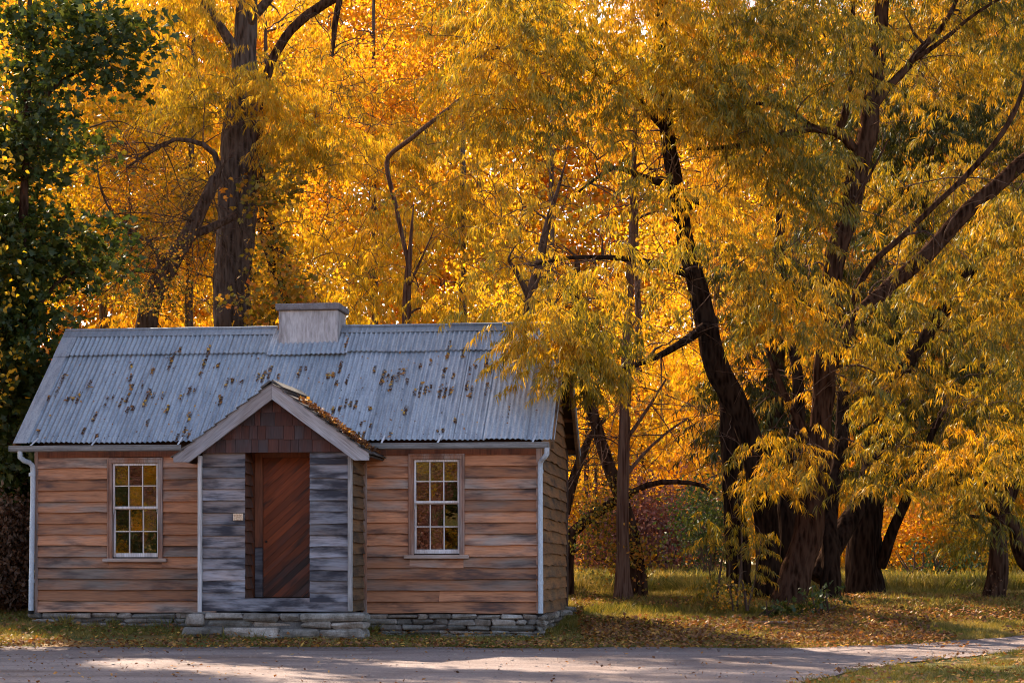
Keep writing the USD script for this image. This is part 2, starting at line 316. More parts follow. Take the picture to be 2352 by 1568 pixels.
# windows: casing > sashes, panes, sill
for wi, w in enumerate(wins):
    x0, x1, z0, z1 = w; cw = .062
    fr = join([chamf(x0, x0 + cw, -.045, .09, z0, z1), chamf(x1 - cw, x1, -.045, .09, z0, z1), chamf(x0, x1, -.048, .09, z1 - cw, z1 + .004),
               chamf(x0 - .012, x0 + .014, -.056, -.02, z0, z1), chamf(x1 - .014, x1 + .012, -.056, -.02, z0, z1), chamf(x0 - .014, x1 + .014, -.058, -.02, z1 - .012, z1 + .016)])
    win = obj('window', fr, 'trim_wood', cottage, (.05 + .1 * wi, .85, 2 + wi))
    tag(win, ['sash window left of the porch', 'sash window right of the porch'][wi])
    a0, a1 = x0 + cw + .004, x1 - cw - .004
    zm = FL(0, [1167, 1157][wi], 0)[1]
    st = .028
    def sash(z_lo, z_hi, yf, bottom, seed):
        ms = [chamf(a0, a0 + st, yf, yf + .035, z_lo, z_hi, .004), chamf(a1 - st, a1, yf, yf + .035, z_lo, z_hi, .004),
              chamf(a0 + st, a1 - st, yf + .001, yf + .034, z_hi - .034, z_hi, .004), chamf(a0 + st, a1 - st, yf + .001, yf + .034, z_lo, z_lo + bottom, .004)]
        gx = np.linspace(a0 + st, a1 - st, 4); gz = np.linspace(z_lo + bottom, z_hi - .034, 3)
        for x in gx[1:3]: ms.append(chamf(x - .008, x + .008, yf + .004, yf + .030, gz[0], gz[2], .004))
        for i in range(3): ms.append(chamf(gx[i] + (.008 if i else 0), gx[i + 1] - (.008 if i < 2 else 0), yf + .005, yf + .029, gz[1] - .008, gz[1] + .008, .004))
        obj('sash', join(ms), 'sash_paint', win, (.1, 1.0, seed))
        for i in range(3):
            for j in range(2):
                tx, tz = R.gauss(0, .012), R.gauss(0, .010)
                m = bx(gx[i] + .004, gx[i + 1] - .004, -.0015, .0015, gz[j] + .003, gz[j + 1] - .003)
                c = m.centroid.copy(); m.apply_translation(-c)
                m.apply_transform(trimesh.transformations.euler_matrix(tz, 0, tx)); m.apply_translation([c[0], yf + .018, c[2]])
                obj('pane', m, 'pane_glass', win)
    sash(zm - .012, z1 - cw - .002, -.018, .034, 1.2 + wi)
    sash(z0 + .012, zm + .010, .021, .075, 2.7 + wi)
    hx = x0 + cw
    obj('sash_horn', join([extr_y(Polygon([(a, zm - .01), (a + .022 * s, zm - .01), (a + .022 * s, zm - .05), (a + .010 * s, zm - .085), (a, zm - .10)]), -.016, .014) for a, s in ((a0 + .001, 1), (a1 - .001, -1))]), 'sash_paint', win, (.2, .6, 3))
    ov = .075
    obj('sill', chamf(x0 - ov, x1 + ov, -.085, .05, z0 - .045, z0 + .008, .008), 'sill_wood', win, (.15, 1.0, 4 + wi))

# roof: sheets, ridge cap, flashings, chimney
nrm = np.array([0, -SL, 1.0]) / math.hypot(SL, 1); sdir = np.array([0, 1.0, SL]) / math.hypot(SL, 1)
slen = 2.22 * math.hypot(SL, 1)
def on_roof(x, s, h=0.0): return np.stack([np.asarray(x, float) + 0 * np.asarray(s, float), -.22 + sdir[1] * s + nrm[1] * h, ze + sdir[2] * s + nrm[2] * h], -1)
def sheet(x0, x1, s0, s1, lift, seed, pitch=.0762, amp=.0115, back=False, seg=2):
    n = max(4, int((x1 - x0) / pitch * 8)); xs = np.linspace(x0, x1, n + 1); ss = np.linspace(s0, s1, seg + 1)
    X, S = np.meshgrid(xs, ss)
    h = amp * np.cos(2 * np.pi * X / pitch) + lift + (meshkit.noise(np.stack([X * 1.4, S * .8, X * 0 + seed], -1), 2) - .5) * .010 + (S == s0) * .004
    v = on_roof(X, S, h)
    if back: v[..., 1] = 2 * 2.0 - v[..., 1]
    v = v.reshape(-1, 3); f = []
    for r in range(seg):
        i = np.arange(n) + r * (n + 1); f.append(np.stack([i, i + 1, i + n + 2], 1)); f.append(np.stack([i, i + n + 2, i + n + 1], 1))
    f = np.vstack(f)
    return trimesh.Trimesh(v, f[:, ::-1] if back else f, process=False)
roof = obj('roof', join([join([trimesh.Trimesh(on_roof(np.array([xl + .1, xr - .05, xr - .05, xl + .1]), np.array([.1, .1, slen - .02, slen - .02]), -.05), [(0, 1, 2), (0, 2, 3)]),
                               trimesh.Trimesh(on_roof(np.array([xl + .1, xr - .05, xr - .05, xl + .1]), np.array([.1, .1, slen - .02, slen - .02]), -.05) * [1, -1, 1] + [0, 4.0, 0], [(0, 2, 1), (0, 3, 2)])])]), 'dark_wood', cottage, (0, .8, 1))
s_lap = (FL(400, 816, 1.5)[1] - ze) / SL * math.hypot(SL, 1)     # approximate height of the lap
edges = np.array([xl + .16, *(FL(p, 1000, -.2)[0] for p in (165, 262, 352, 448, 545, 640, 738, 836, 936, 1035, 1112, 1200)), xr + .0])
for i in range(len(edges) - 1):
    a, b = edges[i] - .012, edges[i + 1] + .030
    new = i >= 11
    obj('roof_sheet', sheet(a, b, R.uniform(-.012, .012), s_lap + .1, .006 * (i % 2) + (.016 if i == 11 else 0), i, amp=.0115 if not new else .009), 'roof_iron', roof,
        ((1.02 if new else R.uniform(.9, 1.06)), 0, 0))
e2 = np.array([xl + .20, *(edges[1:-1] + np.array([R.uniform(-.12, .12) for _ in edges[1:-1]])), xr])
for i in range(len(e2) - 1):
    obj('roof_sheet', sheet(e2[i] - .012, e2[i + 1] + .03, s_lap + R.uniform(-.012, .012), slen - .02, .020 + .005 * (i % 2), 40 + i), 'roof_iron', roof, (R.uniform(.84, 1.0), 0, 0))
for (pa, pb, v) in ((612, 700, 826), (694, 797, 822)):
    xa, xb = FL(pa, 815, 1.42)[0], FL(pb, 812, 1.42)[0]
    obj('chimney_apron', sheet(xa, xb, s_lap - .075, slen - .28, .036 + .006 * (pa > 650), 60 + pa), 'roof_iron', roof, (1.08, 0, 0))
nb = 11
for i in range(nb):
    a, b = xl + (xr - xl) / nb * i, xl + (xr - xl) / nb * (i + 1) + .03
    obj('rear_sheet', sheet(a, b, 0, slen, .005 * (i % 2), 80 + i, back=True, seg=1), 'roof_iron', roof, (.9, 0, 0))
def slab(x0, x1, s0, s1, h0, h1):
    c = np.array([[x, s, h] for x in (x0, x1) for s in (s0, s1) for h in (h0, h1)])
    return trimesh.convex.convex_hull(on_roof(c[:, 0], c[:, 1], c[:, 2]))
obj('rake_flashing', slab(xl - .01, xl + .20, -.02, s_lap, .014, .020), 'roof_iron', roof, (1.12, 0, 0))
obj('rake_flashing', slab(xl - .008, xl + .235, s_lap - .03, slen, .026, .031), 'roof_iron', roof, (1.1, 0, 0))
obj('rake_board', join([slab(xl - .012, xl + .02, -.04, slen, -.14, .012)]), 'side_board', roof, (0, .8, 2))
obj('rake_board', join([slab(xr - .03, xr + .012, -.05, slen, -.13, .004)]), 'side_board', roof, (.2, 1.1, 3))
back = lambda m: trimesh.Trimesh(m.vertices * [1, -1, 1] + [0, 4.0, 0], m.faces[:, ::-1], process=False)
obj('rake_board', back(slab(xr - .035, xr + .015, -.12, slen, -.17, .01)), 'side_board', roof, (.3, .75, 4))
for i in range(8):       # battens of the rear slope, seen below its overhang
    s = .15 + i * .36; obj('batten', back(slab(CW - .02, xr - .036, s, s + .07, -.075, -.02)), 'dark_wood', roof, (0, 3.0, i * .7))
cuts = [xl + .0, FL(638, 760, 2.0)[0]], [FL(786, 752, 2.0)[0], FL(826, 752, 2.0)[0]], [FL(818, 752, 2.0)[0], FL(1036, 750, 2.0)[0]], [FL(1030, 750, 2.0)[0], xr + .02]
for i, (a, b) in enumerate(cuts):
    lift = .030 + .006 * (i % 2)
    w = .15 if i != 0 else .16
    m = join([slab(a, b, slen - w, slen + .02, lift, lift + .006), back(slab(a, b, slen - w, slen + .02, lift, lift + .006)),
              tube([on_roof(a, slen + .02, lift + .012), on_roof(b, slen + .02, lift + .012)], .020, 8)])
    obj('ridge_cap', m, 'roof_iron', roof, ((.80, .78, .62, .50)[i], 0, 0))
sc = []
for s, n in ((.12, 44), (s_lap + .13, 40), (s_lap * .55, 40)):
    for i in range(n):
        x = xl + .3 + (xr - xl - .4) * (i + R.random() * .5) / n; x = round(x / .0762) * .0762
        c = trimesh.creation.cylinder(radius=.008, height=.008, sections=5); c.apply_translation(on_roof(x, s + R.uniform(-.015, .015), .026)); sc.append(c)
tag(obj('roof_screws', join(sc), 'dark_wood', roof, (0, 1, 1)), kind='stuff')

ych = 1.66
cx0, cx1 = FL(640, 740, ych)[0], FL(775.5, 740, ych)[0]
ct = FL(700, 712, ych)[1]
ch = obj('chimney', chamf(cx0, cx1, ych, ych + .62, roof_z(ych) - .1, ct, .012), 'chimney_render', cottage)
q0, q1, ctop = FL(632, 700, ych - .06)[0], FL(779.5, 700, ych - .06)[0], FL(700, 696, ych - .06)[1]
obj('chimney_cap', chamf(q0, q1, ych - .06, ych + .70, ct + .001, ctop, .012), 'cap_concrete', ch)

# gutter, brackets, downpipes
gz = FL(651, 1021, -.30)[1]
def gutter(x0, x1):
    pr_ = np.array([(-.245, -.005), (-.245, -.05), (-.262, -.072), (-.300, -.078), (-.338, -.066), (-.352, -.03), (-.352, -.004), (-.362, -.0), (-.362, .010), (-.350, .010)])
    inner = pr_[::-1] * .0 + pr_[::-1] + [.006, .006]
    ring = np.vstack([pr_, np.c_[np.clip(pr_[::-1, 0] + .005, None, -.250), pr_[::-1, 1] + .005]])
    pg = Polygon(ring).buffer(0); m = trimesh.creation.extrude_polygon(pg if pg.geom_type == 'Polygon' else max(pg.geoms, key=lambda g: g.area), x1 - x0, engine='earcut'); v = m.vertices
    m.vertices = np.stack([x0 + v[:, 2], v[:, 0], gz + v[:, 1]], 1); m.invert(); return m
gxa, gxb = FL(418, 1024, -.3)[0], FL(846, 1020, -.3)[0]
g1 = obj('gutter', join([gutter(xl - .03, gxa), bx(xl - .034, xl - .03, -.36, -.25, gz - .07, gz + .008)]), 'gutter_metal', cottage)
g2 = obj('gutter', join([gutter(gxb, xr - .05), bx(xr - .05, xr - .046, -.36, -.25, gz - .07, gz + .008)]), 'gutter_metal', cottage)
for gi, pxs in ((g1, (72, 212, 410)), (g2, (877, 1006, 1224))):
    for p in pxs:
        x = FL(p, 1020, -.33)[0]; lean = R.uniform(-.03, .05)
        a, b = np.array([x, -.355, gz + .012]), on_roof(x + lean, .09, .022)
        w = .014
        m = trimesh.convex.convex_hull(np.array([q + [dx, 0, dz] for q in (a, b) for dx in (-w, w) for dz in (0, .004)]))
        obj('gutter_bracket', m, 'pipe_metal', gi)
def pipe(px0, px1, zb, lx):
    x0, x1 = FL(px0, 1030, -.30)[0], FL(px1, 1100, -.08)[0]
    pts = smooth_path([(x0, -.30, gz - .06), (x0, -.30, gz - .15), (x0 + (x1 - x0) * .2, -.27, gz - .19), (x0 + (x1 - x0) * .85, -.11, gz - .235), (x1, -.085, gz - .29), (x1, -.085, gz - .4), (x1 + lx * .5, -.085, 1.4), (x1 + lx, -.085, zb)], 28)
    ms = [tube(pts, .037, 12)]
    for z in (zb + .42, gz - .42): ms.append(tube([(x1 + lx * .7, -.085, z), (x1 + lx * .7, -.085, z + .05)], .041, 12))
    d = obj('downpipe', join(ms), 'pipe_metal', cottage, smooth=40)
    obj('pipe_mouth', tube([(x1 + lx, -.085, zb - .035), (x1 + lx, -.085, zb + .01)], .039, 12), 'dark_void', d)
pipe(46, 76, FL(72, 1403, -.085)[1], -.03); pipe(1256, 1241, FL(1241, 1409, -.085)[1], .005)

# porch
porch = obj('porch', join([bx(pl + .03, ox0 - .03, YP + .06, YP + .10, pz0, oz1 + .15), bx(ox1 + .03, pr - .03, YP + .06, YP + .10, pz0, oz1 + .15),
                           bx(pl + .03, pl + .06, YP + .1, -.03, pz0, oz1 + .2), bx(pr - .06, pr - .03, YP + .1, -.03, pz0, oz1 + .2)]), 'dark_wood', cottage, (0, .8, 0))
obj('corner_post', chamf(pl, FL(464, 1200, YP)[0], YP - .03, YP + .05, pz0 - .02, FL(460, 1046, YP)[1], .008), 'pale_trim', porch, (.1, 1.15, .5))
obj('corner_post', chamf(FL(799.5, 1200, YP)[0], pr, YP - .03, YP + .05, pz0 - .0, FL(805, 1040, YP)[1], .008), 'pale_trim', porch, (-.1, .82, 1.5))
obj('corner_post', chamf(pr - .02, pr + .035, -.085, -.03, Z0 - .0, oz1 - .02, .006), 'trim_wood', porch, (.1, .75, 4.5))
bl, br = FL(464.5, 1200, YP)[0], FL(799, 1200, YP)[0]
lz = [FL(500, v, YP)[1] for v in (1371, 1356, 1317, 1277, 1239, 1202, 1164.5, 1122, 1091, 1046)]
def zoomL(v): return FL(500, (1700 + v / 3.136) * .6638, YP)[1]
lows = [zoomL(1160), zoomL(1090), zoomL(966), zoomL(842), zoomL(716), zoomL(597), zoomL(477), zoomL(353), zoomL(230), zoomL(96)] + [FL(500, (1290 + v / 3.267) * .6638, YP)[1] for v in (1312, 1188, 1058, 912)]
for i in range(len(lows) - 1):
    obj('weatherboard', weatherboard((bl, YP + .035), (ox0, YP + .035), (bl, YP + .035), (ox0, YP + .035), lows[i], lows[i + 1] + .015, (0, -1), 700 + i, butt=.03),
        'grey_board', porch, (R.uniform(-.2, .6), R.uniform(.6, 1.5), R.random() * 5))
lows = [zoomL(v) for v in (1195, 1090, 963, 852, 715, 597, 467, 348, 215, 100)] + [FL(500, (1290 + v / 3.267) * .6638, YP)[1] for v in (1446, 1318, 1192, 1040, 965, 890)]
lows = sorted(set(round(z, 3) for z in lows)); lows = [z for i, z in enumerate(lows) if i == 0 or z - lows[i - 1] > .03]
for i in range(len(lows) - 1):
    obj('weatherboard', weatherboard((ox1, YP + .03), (br, YP + .03), (ox1, YP + .03), (br, YP + .03), lows[i], lows[i + 1] + .015, (0, -1), 730 + i, butt=.03),
        'grey_board', porch, (R.uniform(.2, .8), R.uniform(.6, 1.35), R.random() * 5))
obj('threshold_board', extr_y(Polygon([(bl, pz0), (br, pz0), (br, zoomL(1197)), (ox1, zoomL(1197)), (ox1, oz0), (bl, zoomL(1165))]), YP - .0, YP + .04), 'grey_board', porch, (.5, 1.1, 3.3))
z = pz0; i = 0
while z < oz1 - .05:
    for x, o in ((pr - .03, 1), (pl + .03, -1)):
        a, b = ((x, YP + .05), (x, -.03)) if o == 1 else ((x, -.03), (x, YP + .05))
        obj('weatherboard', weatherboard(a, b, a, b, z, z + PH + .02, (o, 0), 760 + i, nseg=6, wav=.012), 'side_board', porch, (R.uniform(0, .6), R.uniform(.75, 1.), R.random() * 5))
    # lining of the doorway
    obj('lining_board', weatherboard((ox0 - .03, YP + .045), (ox0 - .03, -.5), (ox0 - .03, YP + .045), (ox0 - .03, -.5), z, z + PH + .02, (1, 0), 790 + i, nseg=3), 'frame_wood', porch, (.2, .8, R.random() * 5))
    z += PH; i += 1
yd = -.42
fx0, fx1, fx2 = FL(585, 1200, yd - .05)[0], FL(603, 1200, yd - .05)[0], ox1 + .22
obj('door_frame', join([chamf(fx0, fx1, yd - .06, yd + .06, zoomL(600), oz1 + .05), chamf(fx0 - .16, fx0 - .003, yd - .02, yd + .06, oz0, oz1 + .05), chamf(fx1, fx2, yd - .06, yd + .06, oz1 - .03, oz1 + .06), chamf(fx2, fx2 + .1, yd - .06, yd + .06, oz0, oz1)]), 'frame_wood', porch, (-.2, 1.1, 1.1))
obj('jamb_patch', chamf(fx0 + .004, fx1 - .002, yd - .062, yd + .06, oz0, zoomL(603)), 'grey_board', porch, (.3, .6, 2.1))
obj('porch_floor', bx(ox0 - .05, ox1 + .3, YP + .045, yd + .1, oz0 - .08, oz0 - .012), 'grey_board', porch, (.3, .7, 2.6))
obj('porch_ceiling', bx(pl + .06, pr - .06, YP + .06, .0, oz1 + .05, oz1 + .08), 'dark_wood', porch, (.3, .7, 2.6))
obj('right_lining', bx(ox1 + .0, ox1 + .03, YP + .06, YP + .1, oz0, oz1), 'dark_wood', porch, (0, 1, 1))
# door of diagonal planks
door = obj('door', bx(fx1 - .01, fx2, yd + .012, yd + .04, oz0 - .01, oz1), 'dark_wood', cottage, (0, .7, 1))
rect = sbox(fx1 + .002, oz0 + .004, fx2 - .002, oz1 - .032)
ang = math.radians(42); u, n_ = np.array([math.cos(ang), math.sin(ang)]), np.array([-math.sin(ang), math.cos(ang)])
c0 = np.array([fx1, oz0]); t = -1.2
i = 0
while t < 2.2:
    w = R.uniform(.075, .105); pc = [c0 + n_ * t - u * 3, c0 + n_ * t + u * 4, c0 + n_ * (t + w - .0025) + u * 4, c0 + n_ * (t + w - .0025) - u * 3]
    g = Polygon(pc).intersection(rect)
    if not g.is_empty and g.area > .0015:
        obj('plank', extr_y(g, yd - .008 - R.random() * .003, yd + .012), 'door_wood', door, (R.uniform(-.9, -.1) + 1.3 * max(0, 1 - (g.centroid.y - oz0) / 1.2), R.uniform(.65, 1.3), R.random() * 5))
    t += w; i += 1
kn = trimesh.creation.cylinder(radius=.016, height=.02, sections=12); kn.apply_transform(trimesh.transformations.rotation_matrix(math.pi / 2, [1, 0, 0])); kx, kz = FL((640 + 885 / 3.136) * .6638, (1700 + 543 / 3.136) * .6638, yd); kn.apply_translation([kx, yd - .012, kz])
obj('keyhole', kn, 'dark_void', door)
# plaque
a, b = FL((780 + 540 / 19.6) * .6638, (1740 + 700 / 19.6) * .6638, YP - .0), FL((780 + 1220 / 19.6) * .6638, (1740 + 1165 / 19.6) * .6638, YP - .0)
plq = obj('plaque', chamf(a[0], b[0], YP - .022, YP - .012, b[1], a[1], .003), 'brass_plate', porch)
rl = []
for k in range(5):
    zz = a[1] - .018 - k * .017; xx = a[0] + .014
    while xx < b[0] - .02:
        w = R.uniform(.006, .02); rl.append(bx(xx, min(xx + w, b[0] - .012), YP - .0226, YP - .0215, zz - .005, zz)); xx += w + .005
obj('engraving', join(rl), 'frame_wood', plq, (0, 1.0, 1))

# gable of the porch: shingles and barge boards
def z2(u, v): return ((580 + u / 3.267) * .6638, (1290 + v / 3.267) * .6638)
def zp(u, v, y): return tuple(FL(*z2(u, v), y))
yb = YP - .20
tri = Polygon([zp(395, 905, YP - .01), zp(2060, 890, YP - .01), zp(1185, 250, YP - .01)])
obj('gable_board', extr_y(Polygon([zp(330, 905, YP), zp(2120, 890, YP), zp(1185, 200, YP)]), YP + .005, YP + .04), 'dark_wood', porch, (0, .9, 1))
rows = [(905, 750, (340, 440, 545, 655, 770, 952, 1025, 1137, 1257, 1390, 1480, 1635, 1840, 1990, 2100)), (750, 595, (500, 620, 730, 840, 925, 1015, 1113, 1313, 1437, 1543, 1630, 1760, 1880)),
        (595, 445, (700, 860, 985, 1050, 1215, 1413, 1560, 1700)), (445, 300, (940, 1060, 1190, 1290, 1400)), (300, 200, (1050, 1180, 1300))]
for ri, (v0, v1, js) in enumerate(rows):
    for i in range(len(js) - 1):
        a, b = zp(js[i], v0, YP - .01), zp(js[i + 1], v1 - 14, YP - .01)
        g = sbox(a[0] + .0025, a[1] + R.uniform(-.004, .004), b[0] - .0025, b[1]).intersection(tri)
        if g.is_empty or g.geom_type != 'Polygon' or g.area < .0008: continue
        y = YP - .020 - R.random() * .008
        m = extr_y(g, y, YP + .004); zc0, zc1 = g.bounds[1], g.bounds[3]
        vv = m.vertices; k = (vv[:, 2] - zc0) / (zc1 - zc0 + 1e-6); front_ = vv[:, 1] < YP - .01; vv[front_, 1] += k[front_] * .012; m.vertices = vv
        obj('shingle', m, 'shingle_wood', porch, (R.uniform(-.5, .6), R.uniform(.7, 1.15), R.random() * 5))
for sgn, out in ((0, [(62, 945), (1178, 112), (1176, 297), (240, 1006), (66, 1006)]), (1, [(1180, 112), (2275, 905), (2272, 985), (2110, 985), (1178, 297)])):
    g = Polygon([zp(u, v, yb) for u, v in out])
    m = extr_y(g, yb, yb + .045)
    obj('barge_board', m, 'barge_wood_right' if sgn else 'barge_wood', porch, (.35, 1.0 + .05 * sgn, .7 + 2 * sgn))
peak, fl_, fr_ = np.array(zp(1178, 118, yb)), np.array(zp(64, 950, yb)), np.array(zp(2275, 910, yb))
for sgn, foot in ((-1, fl_), (1, fr_)):
    d = foot - peak; Ls = np.linalg.norm(d); d = d / Ls; nn = np.array([-d[1], d[0]]) * (1 if sgn == 1 else -1)
    if nn[1] < 0: nn = -nn
    def q(s, y, h): w_ = peak + d * s + nn * h; return (w_[0], y, w_[1])
    deck = trimesh.convex.convex_hull(np.array([q(s, y, h) for s in (0, Ls + .02) for y in (yb + .05, 1.0 if s == 0 else .25) for h in (-.04, -.012)]))
    dk = obj('porch_roof', deck, 'dark_wood', porch, (0, 1, 1))
    nc = 9
    for c in range(nc):
        s0, s1 = Ls + .03 - c * (Ls / nc), Ls + .03 - (c + 1) * (Ls / nc) - .03
        y = yb - .02
        while y < .9 - .6 * (1 - c / nc):
            w = R.uniform(.11, .22)
            m = trimesh.convex.convex_hull(np.array([q(s, yy, h) for yy in (y + .003, y + w - .003) for s, h in ((s0, .012), (s0, .026 + R.random() * .005), (s1, -.008), (s1, .0))]))
            obj('shingle', m, 'roof_shingle', dk, (R.uniform(-.3, .5), R.uniform(.6, 1.2), R.random() * 5)); y += w
    obj('ridge_board', trimesh.convex.convex_hull(np.array([q(s, y, h) for s in (-.02 if sgn == 1 else -.005, .16) for y in (yb - .03, .62) for h in (.030, .052)])), 'roof_shingle', dk, (.3, .8, 2.2 + sgn))
# ------------------------------------------------------------------ foundation stones
def stone(x0, x1, y0, y1, z0, z1, rng, c=.020, tilt=.017):
    p = []
    for X, sx in ((x0, 1), (x1, -1)):
        for Y, sy in ((y0, 1), (y1, -1)):
            for Z, sz in ((z0, 1), (z1, -1)):
                j = lambda: rng.uniform(-tilt, tilt)
                cc = min(c * rng.uniform(.4, 1.6), (x1 - x0) / 3, (z1 - z0) / 3)
                a, b, d = j(), j(), j() * .6
                p += [(X + a, Y + b + sy * cc, Z + d + sz * cc), (X + a + sx * cc, Y + b, Z + d + sz * cc), (X + a + sx * cc, Y + b + sy * cc, Z + d)]
    return trimesh.convex.convex_hull(np.array(p))
def swap_xy(m, xplane):      # a row laid along x at y = -h becomes a row along y at x = xplane + h
    v = m.vertices.copy(); m.vertices = np.stack([xplane - v[:, 1], v[:, 0], v[:, 2]], 1); m.invert(); return m
rs = random.Random(5)
def stone_tint():
    b = rs.uniform(.5, 1.25); w = rs.uniform(-.06, .06); return (b * (1 + w), b, b * (1 - w * .6))
def courses(parent, x0, x1, ztop, zbot, depth, hmin, hmax, lmin, lmax, side=None):
    z = ztop - .012
    while z > zbot:
        h = rs.uniform(hmin, hmax); x = x0 - rs.uniform(0, .06); n = 0
        while x < x1:
            L = rs.uniform(lmin, lmax) * (1.5 if rs.random() < .15 else 1); xe = min(x + L, x1 + .02)
            if xe - x > .05:
                d = depth + rs.uniform(-.035, .035)
                hh = h * rs.uniform(.78, 1.05)
                m = stone(x + .005, xe - .005, -d, .02, z - hh, z - .003, rs)
                if side is not None: m = swap_xy(m, side)
                obj('stone', m, 'stone', parent, stone_tint())
            x = xe
        z -= h
fnd = obj('foundation', join([bx(0, CW, .0, CD, -.3, .315), bx(pl + .1, pr - .1, YP + .05, .05, -.3, .33)]), 'mortar', cottage)
courses(fnd, pr + .0, CW + .07, Z0 - .01, -.12, .085, .035, .085, .12, .46)
courses(fnd, -.06, pl - .08, Z0 - .005, .05, .05, .04, .08, .15, .5)
courses(fnd, -.08, CD + .05, Z0 - .01, -.12, .06, .04, .10, .15, .5, side=CW)
for i in range(7):
    y0 = CD - 1.0 + rs.uniform(0, .8); z = .12 + rs.uniform(0, .17)
    obj('stone', swap_xy(stone(y0, y0 + rs.uniform(.2, .4), -.17 - rs.uniform(0, .06), 0, z, z + rs.uniform(.05, .09), rs), CW), 'stone', fnd, stone_tint())
# the stone step in front of the porch
YS = -1.38
def fs(px, py): return FL(px, py, YS)
step = obj('step', bx(fs(440, 1420)[0], fs(826, 1420)[0], YS + .06, YP + .1, -.1, pz0 - .03), 'mortar', cottage)
tag(step, 'rough stone step below the porch')
ztop = pz0 - .004
for (a, b, v0, v1, o) in ((424, 470, 1407, 1437, .02), (470, 560, 1407, 1421, .0), (560, 640, 1407, 1426, .02), (638, 690, 1408, 1424, .01), (688, 836, 1406, 1426, .02),
                          (470, 580, 1422, 1440, -.03), (578, 690, 1427, 1441, -.05), (690, 760, 1427, 1440, .0), (757, 838, 1427, 1443, .01),
                          (420, 520, 1438, 1462, .07), (517, 640, 1441, 1464, .09), (638, 735, 1442, 1464, .08), (732, 836, 1443, 1466, .06)):
    x0, x1 = fs(a, 1420)[0], fs(b, 1420)[0]; z1, z0 = min(fs(600, v0)[1], ztop), fs(600, v1)[1]
    obj('stone', stone(x0 + .006, x1 - .006, YS - o, YP + .02, z0, z1 - .004, rs, .03, .024), 'stone', step, stone_tint())

# ------------------------------------------------------------------ ground, road
gx = np.concatenate([np.linspace(-300, -18, 24)[:-1], np.linspace(-18, 18, 181), np.linspace(18, 300, 24)[1:]])
gy = np.concatenate([np.linspace(-160, 10, 30)[:-1], np.linspace(10, 45, 176), np.linspace(45, 90, 60)[1:], np.linspace(90, 500, 30)[1:]])
def sheet_of(xs, ys, lift=0.0, keep=None):
    X, Y = np.meshgrid(xs, ys); v = np.stack([X, Y, ground(X, Y) + lift], -1).reshape(-1, 3); n = len(xs)
    i = (np.arange(len(ys) - 1)[:, None] * n + np.arange(n - 1)[None]).ravel()
    f = np.vstack([np.stack([i, i + 1, i + n + 1], 1), np.stack([i, i + n + 1, i + n], 1)])
    m = trimesh.Trimesh(v, f, process=False)
    if keep is not None:
        c = v[f].mean(1); m = trimesh.Trimesh(v, f[keep(c[:, 0], c[:, 1])], process=False); m.remove_unreferenced_vertices()
    return m
# where the road lies: far edge and near edge as heights over x
_far = [(-30, 26.45), (-7, 26.4), (0, 26.35), (3.2, 26.3), (4.6, 26.8), (5.6, 27.6), (7.2, 28.9), (9, 30.3), (14, 33.5), (30, 41)]
_near = [(-30, 8), (1.5, 10), (2.0, 16.5), (2.9, 20.0), (3.8, 21.9), (4.8, 23.4), (5.8, 24.9), (7.5, 26.8), (10, 29), (14, 31.5), (30, 38)]
road_far = PchipInterpolator(*zip(*_far)); road_near = PchipInterpolator(*zip(*_near))
def in_road(x, y, grow=0.0):
    w = (meshkit.fbm(np.stack([x * 1.3, y * 1.3, x * 0], -1), 4, 8) - .5) * .7
    return (y < road_far(np.clip(x, -30, 30)) + w + grow) & (y > road_near(np.clip(x, -30, 30)) + w - grow)
mat('soil', {'g': ('geometry', {}), 'n': ('noise_texture', {'scale': 1.1, 'detail': 5.0, 'roughness': .6}), 'n2': ('noise_texture', {'scale': 26.0, 'detail': 5.0, 'roughness': .7}),
    'r': ('rgb_ramp', {'ramp': [(.30, (.075, .085, .02)), (.45, (.13, .115, .03)), (.58, (.24, .14, .05)), (.72, (.32, .16, .07))]}),
    'r2': ('rgb_ramp', {'ramp': [(.3, (.45, .45, .45)), (.65, (1.2, 1.2, 1.2))]}), 'm': ('mix', {'mix_type': 'multiply', 'fac': 1.0}), 'bump': ('bump', {'strength': .6, 'distance': .03}), 'b': ('principled_bsdf', {'roughness': .95, 'specular_ior_level': .1})},
    [('g.position', 'n.vector'), ('g.position', 'n2.vector'), ('n.fac', 'r.fac'), ('n2.fac', 'r2.fac'), ('r.color', 'm.color1'), ('r2.color', 'm.color2'), ('m.color', 'b.base_color'), ('n2.fac', 'bump.height'), ('bump.normal', 'b.normal')], 'b.BSDF')
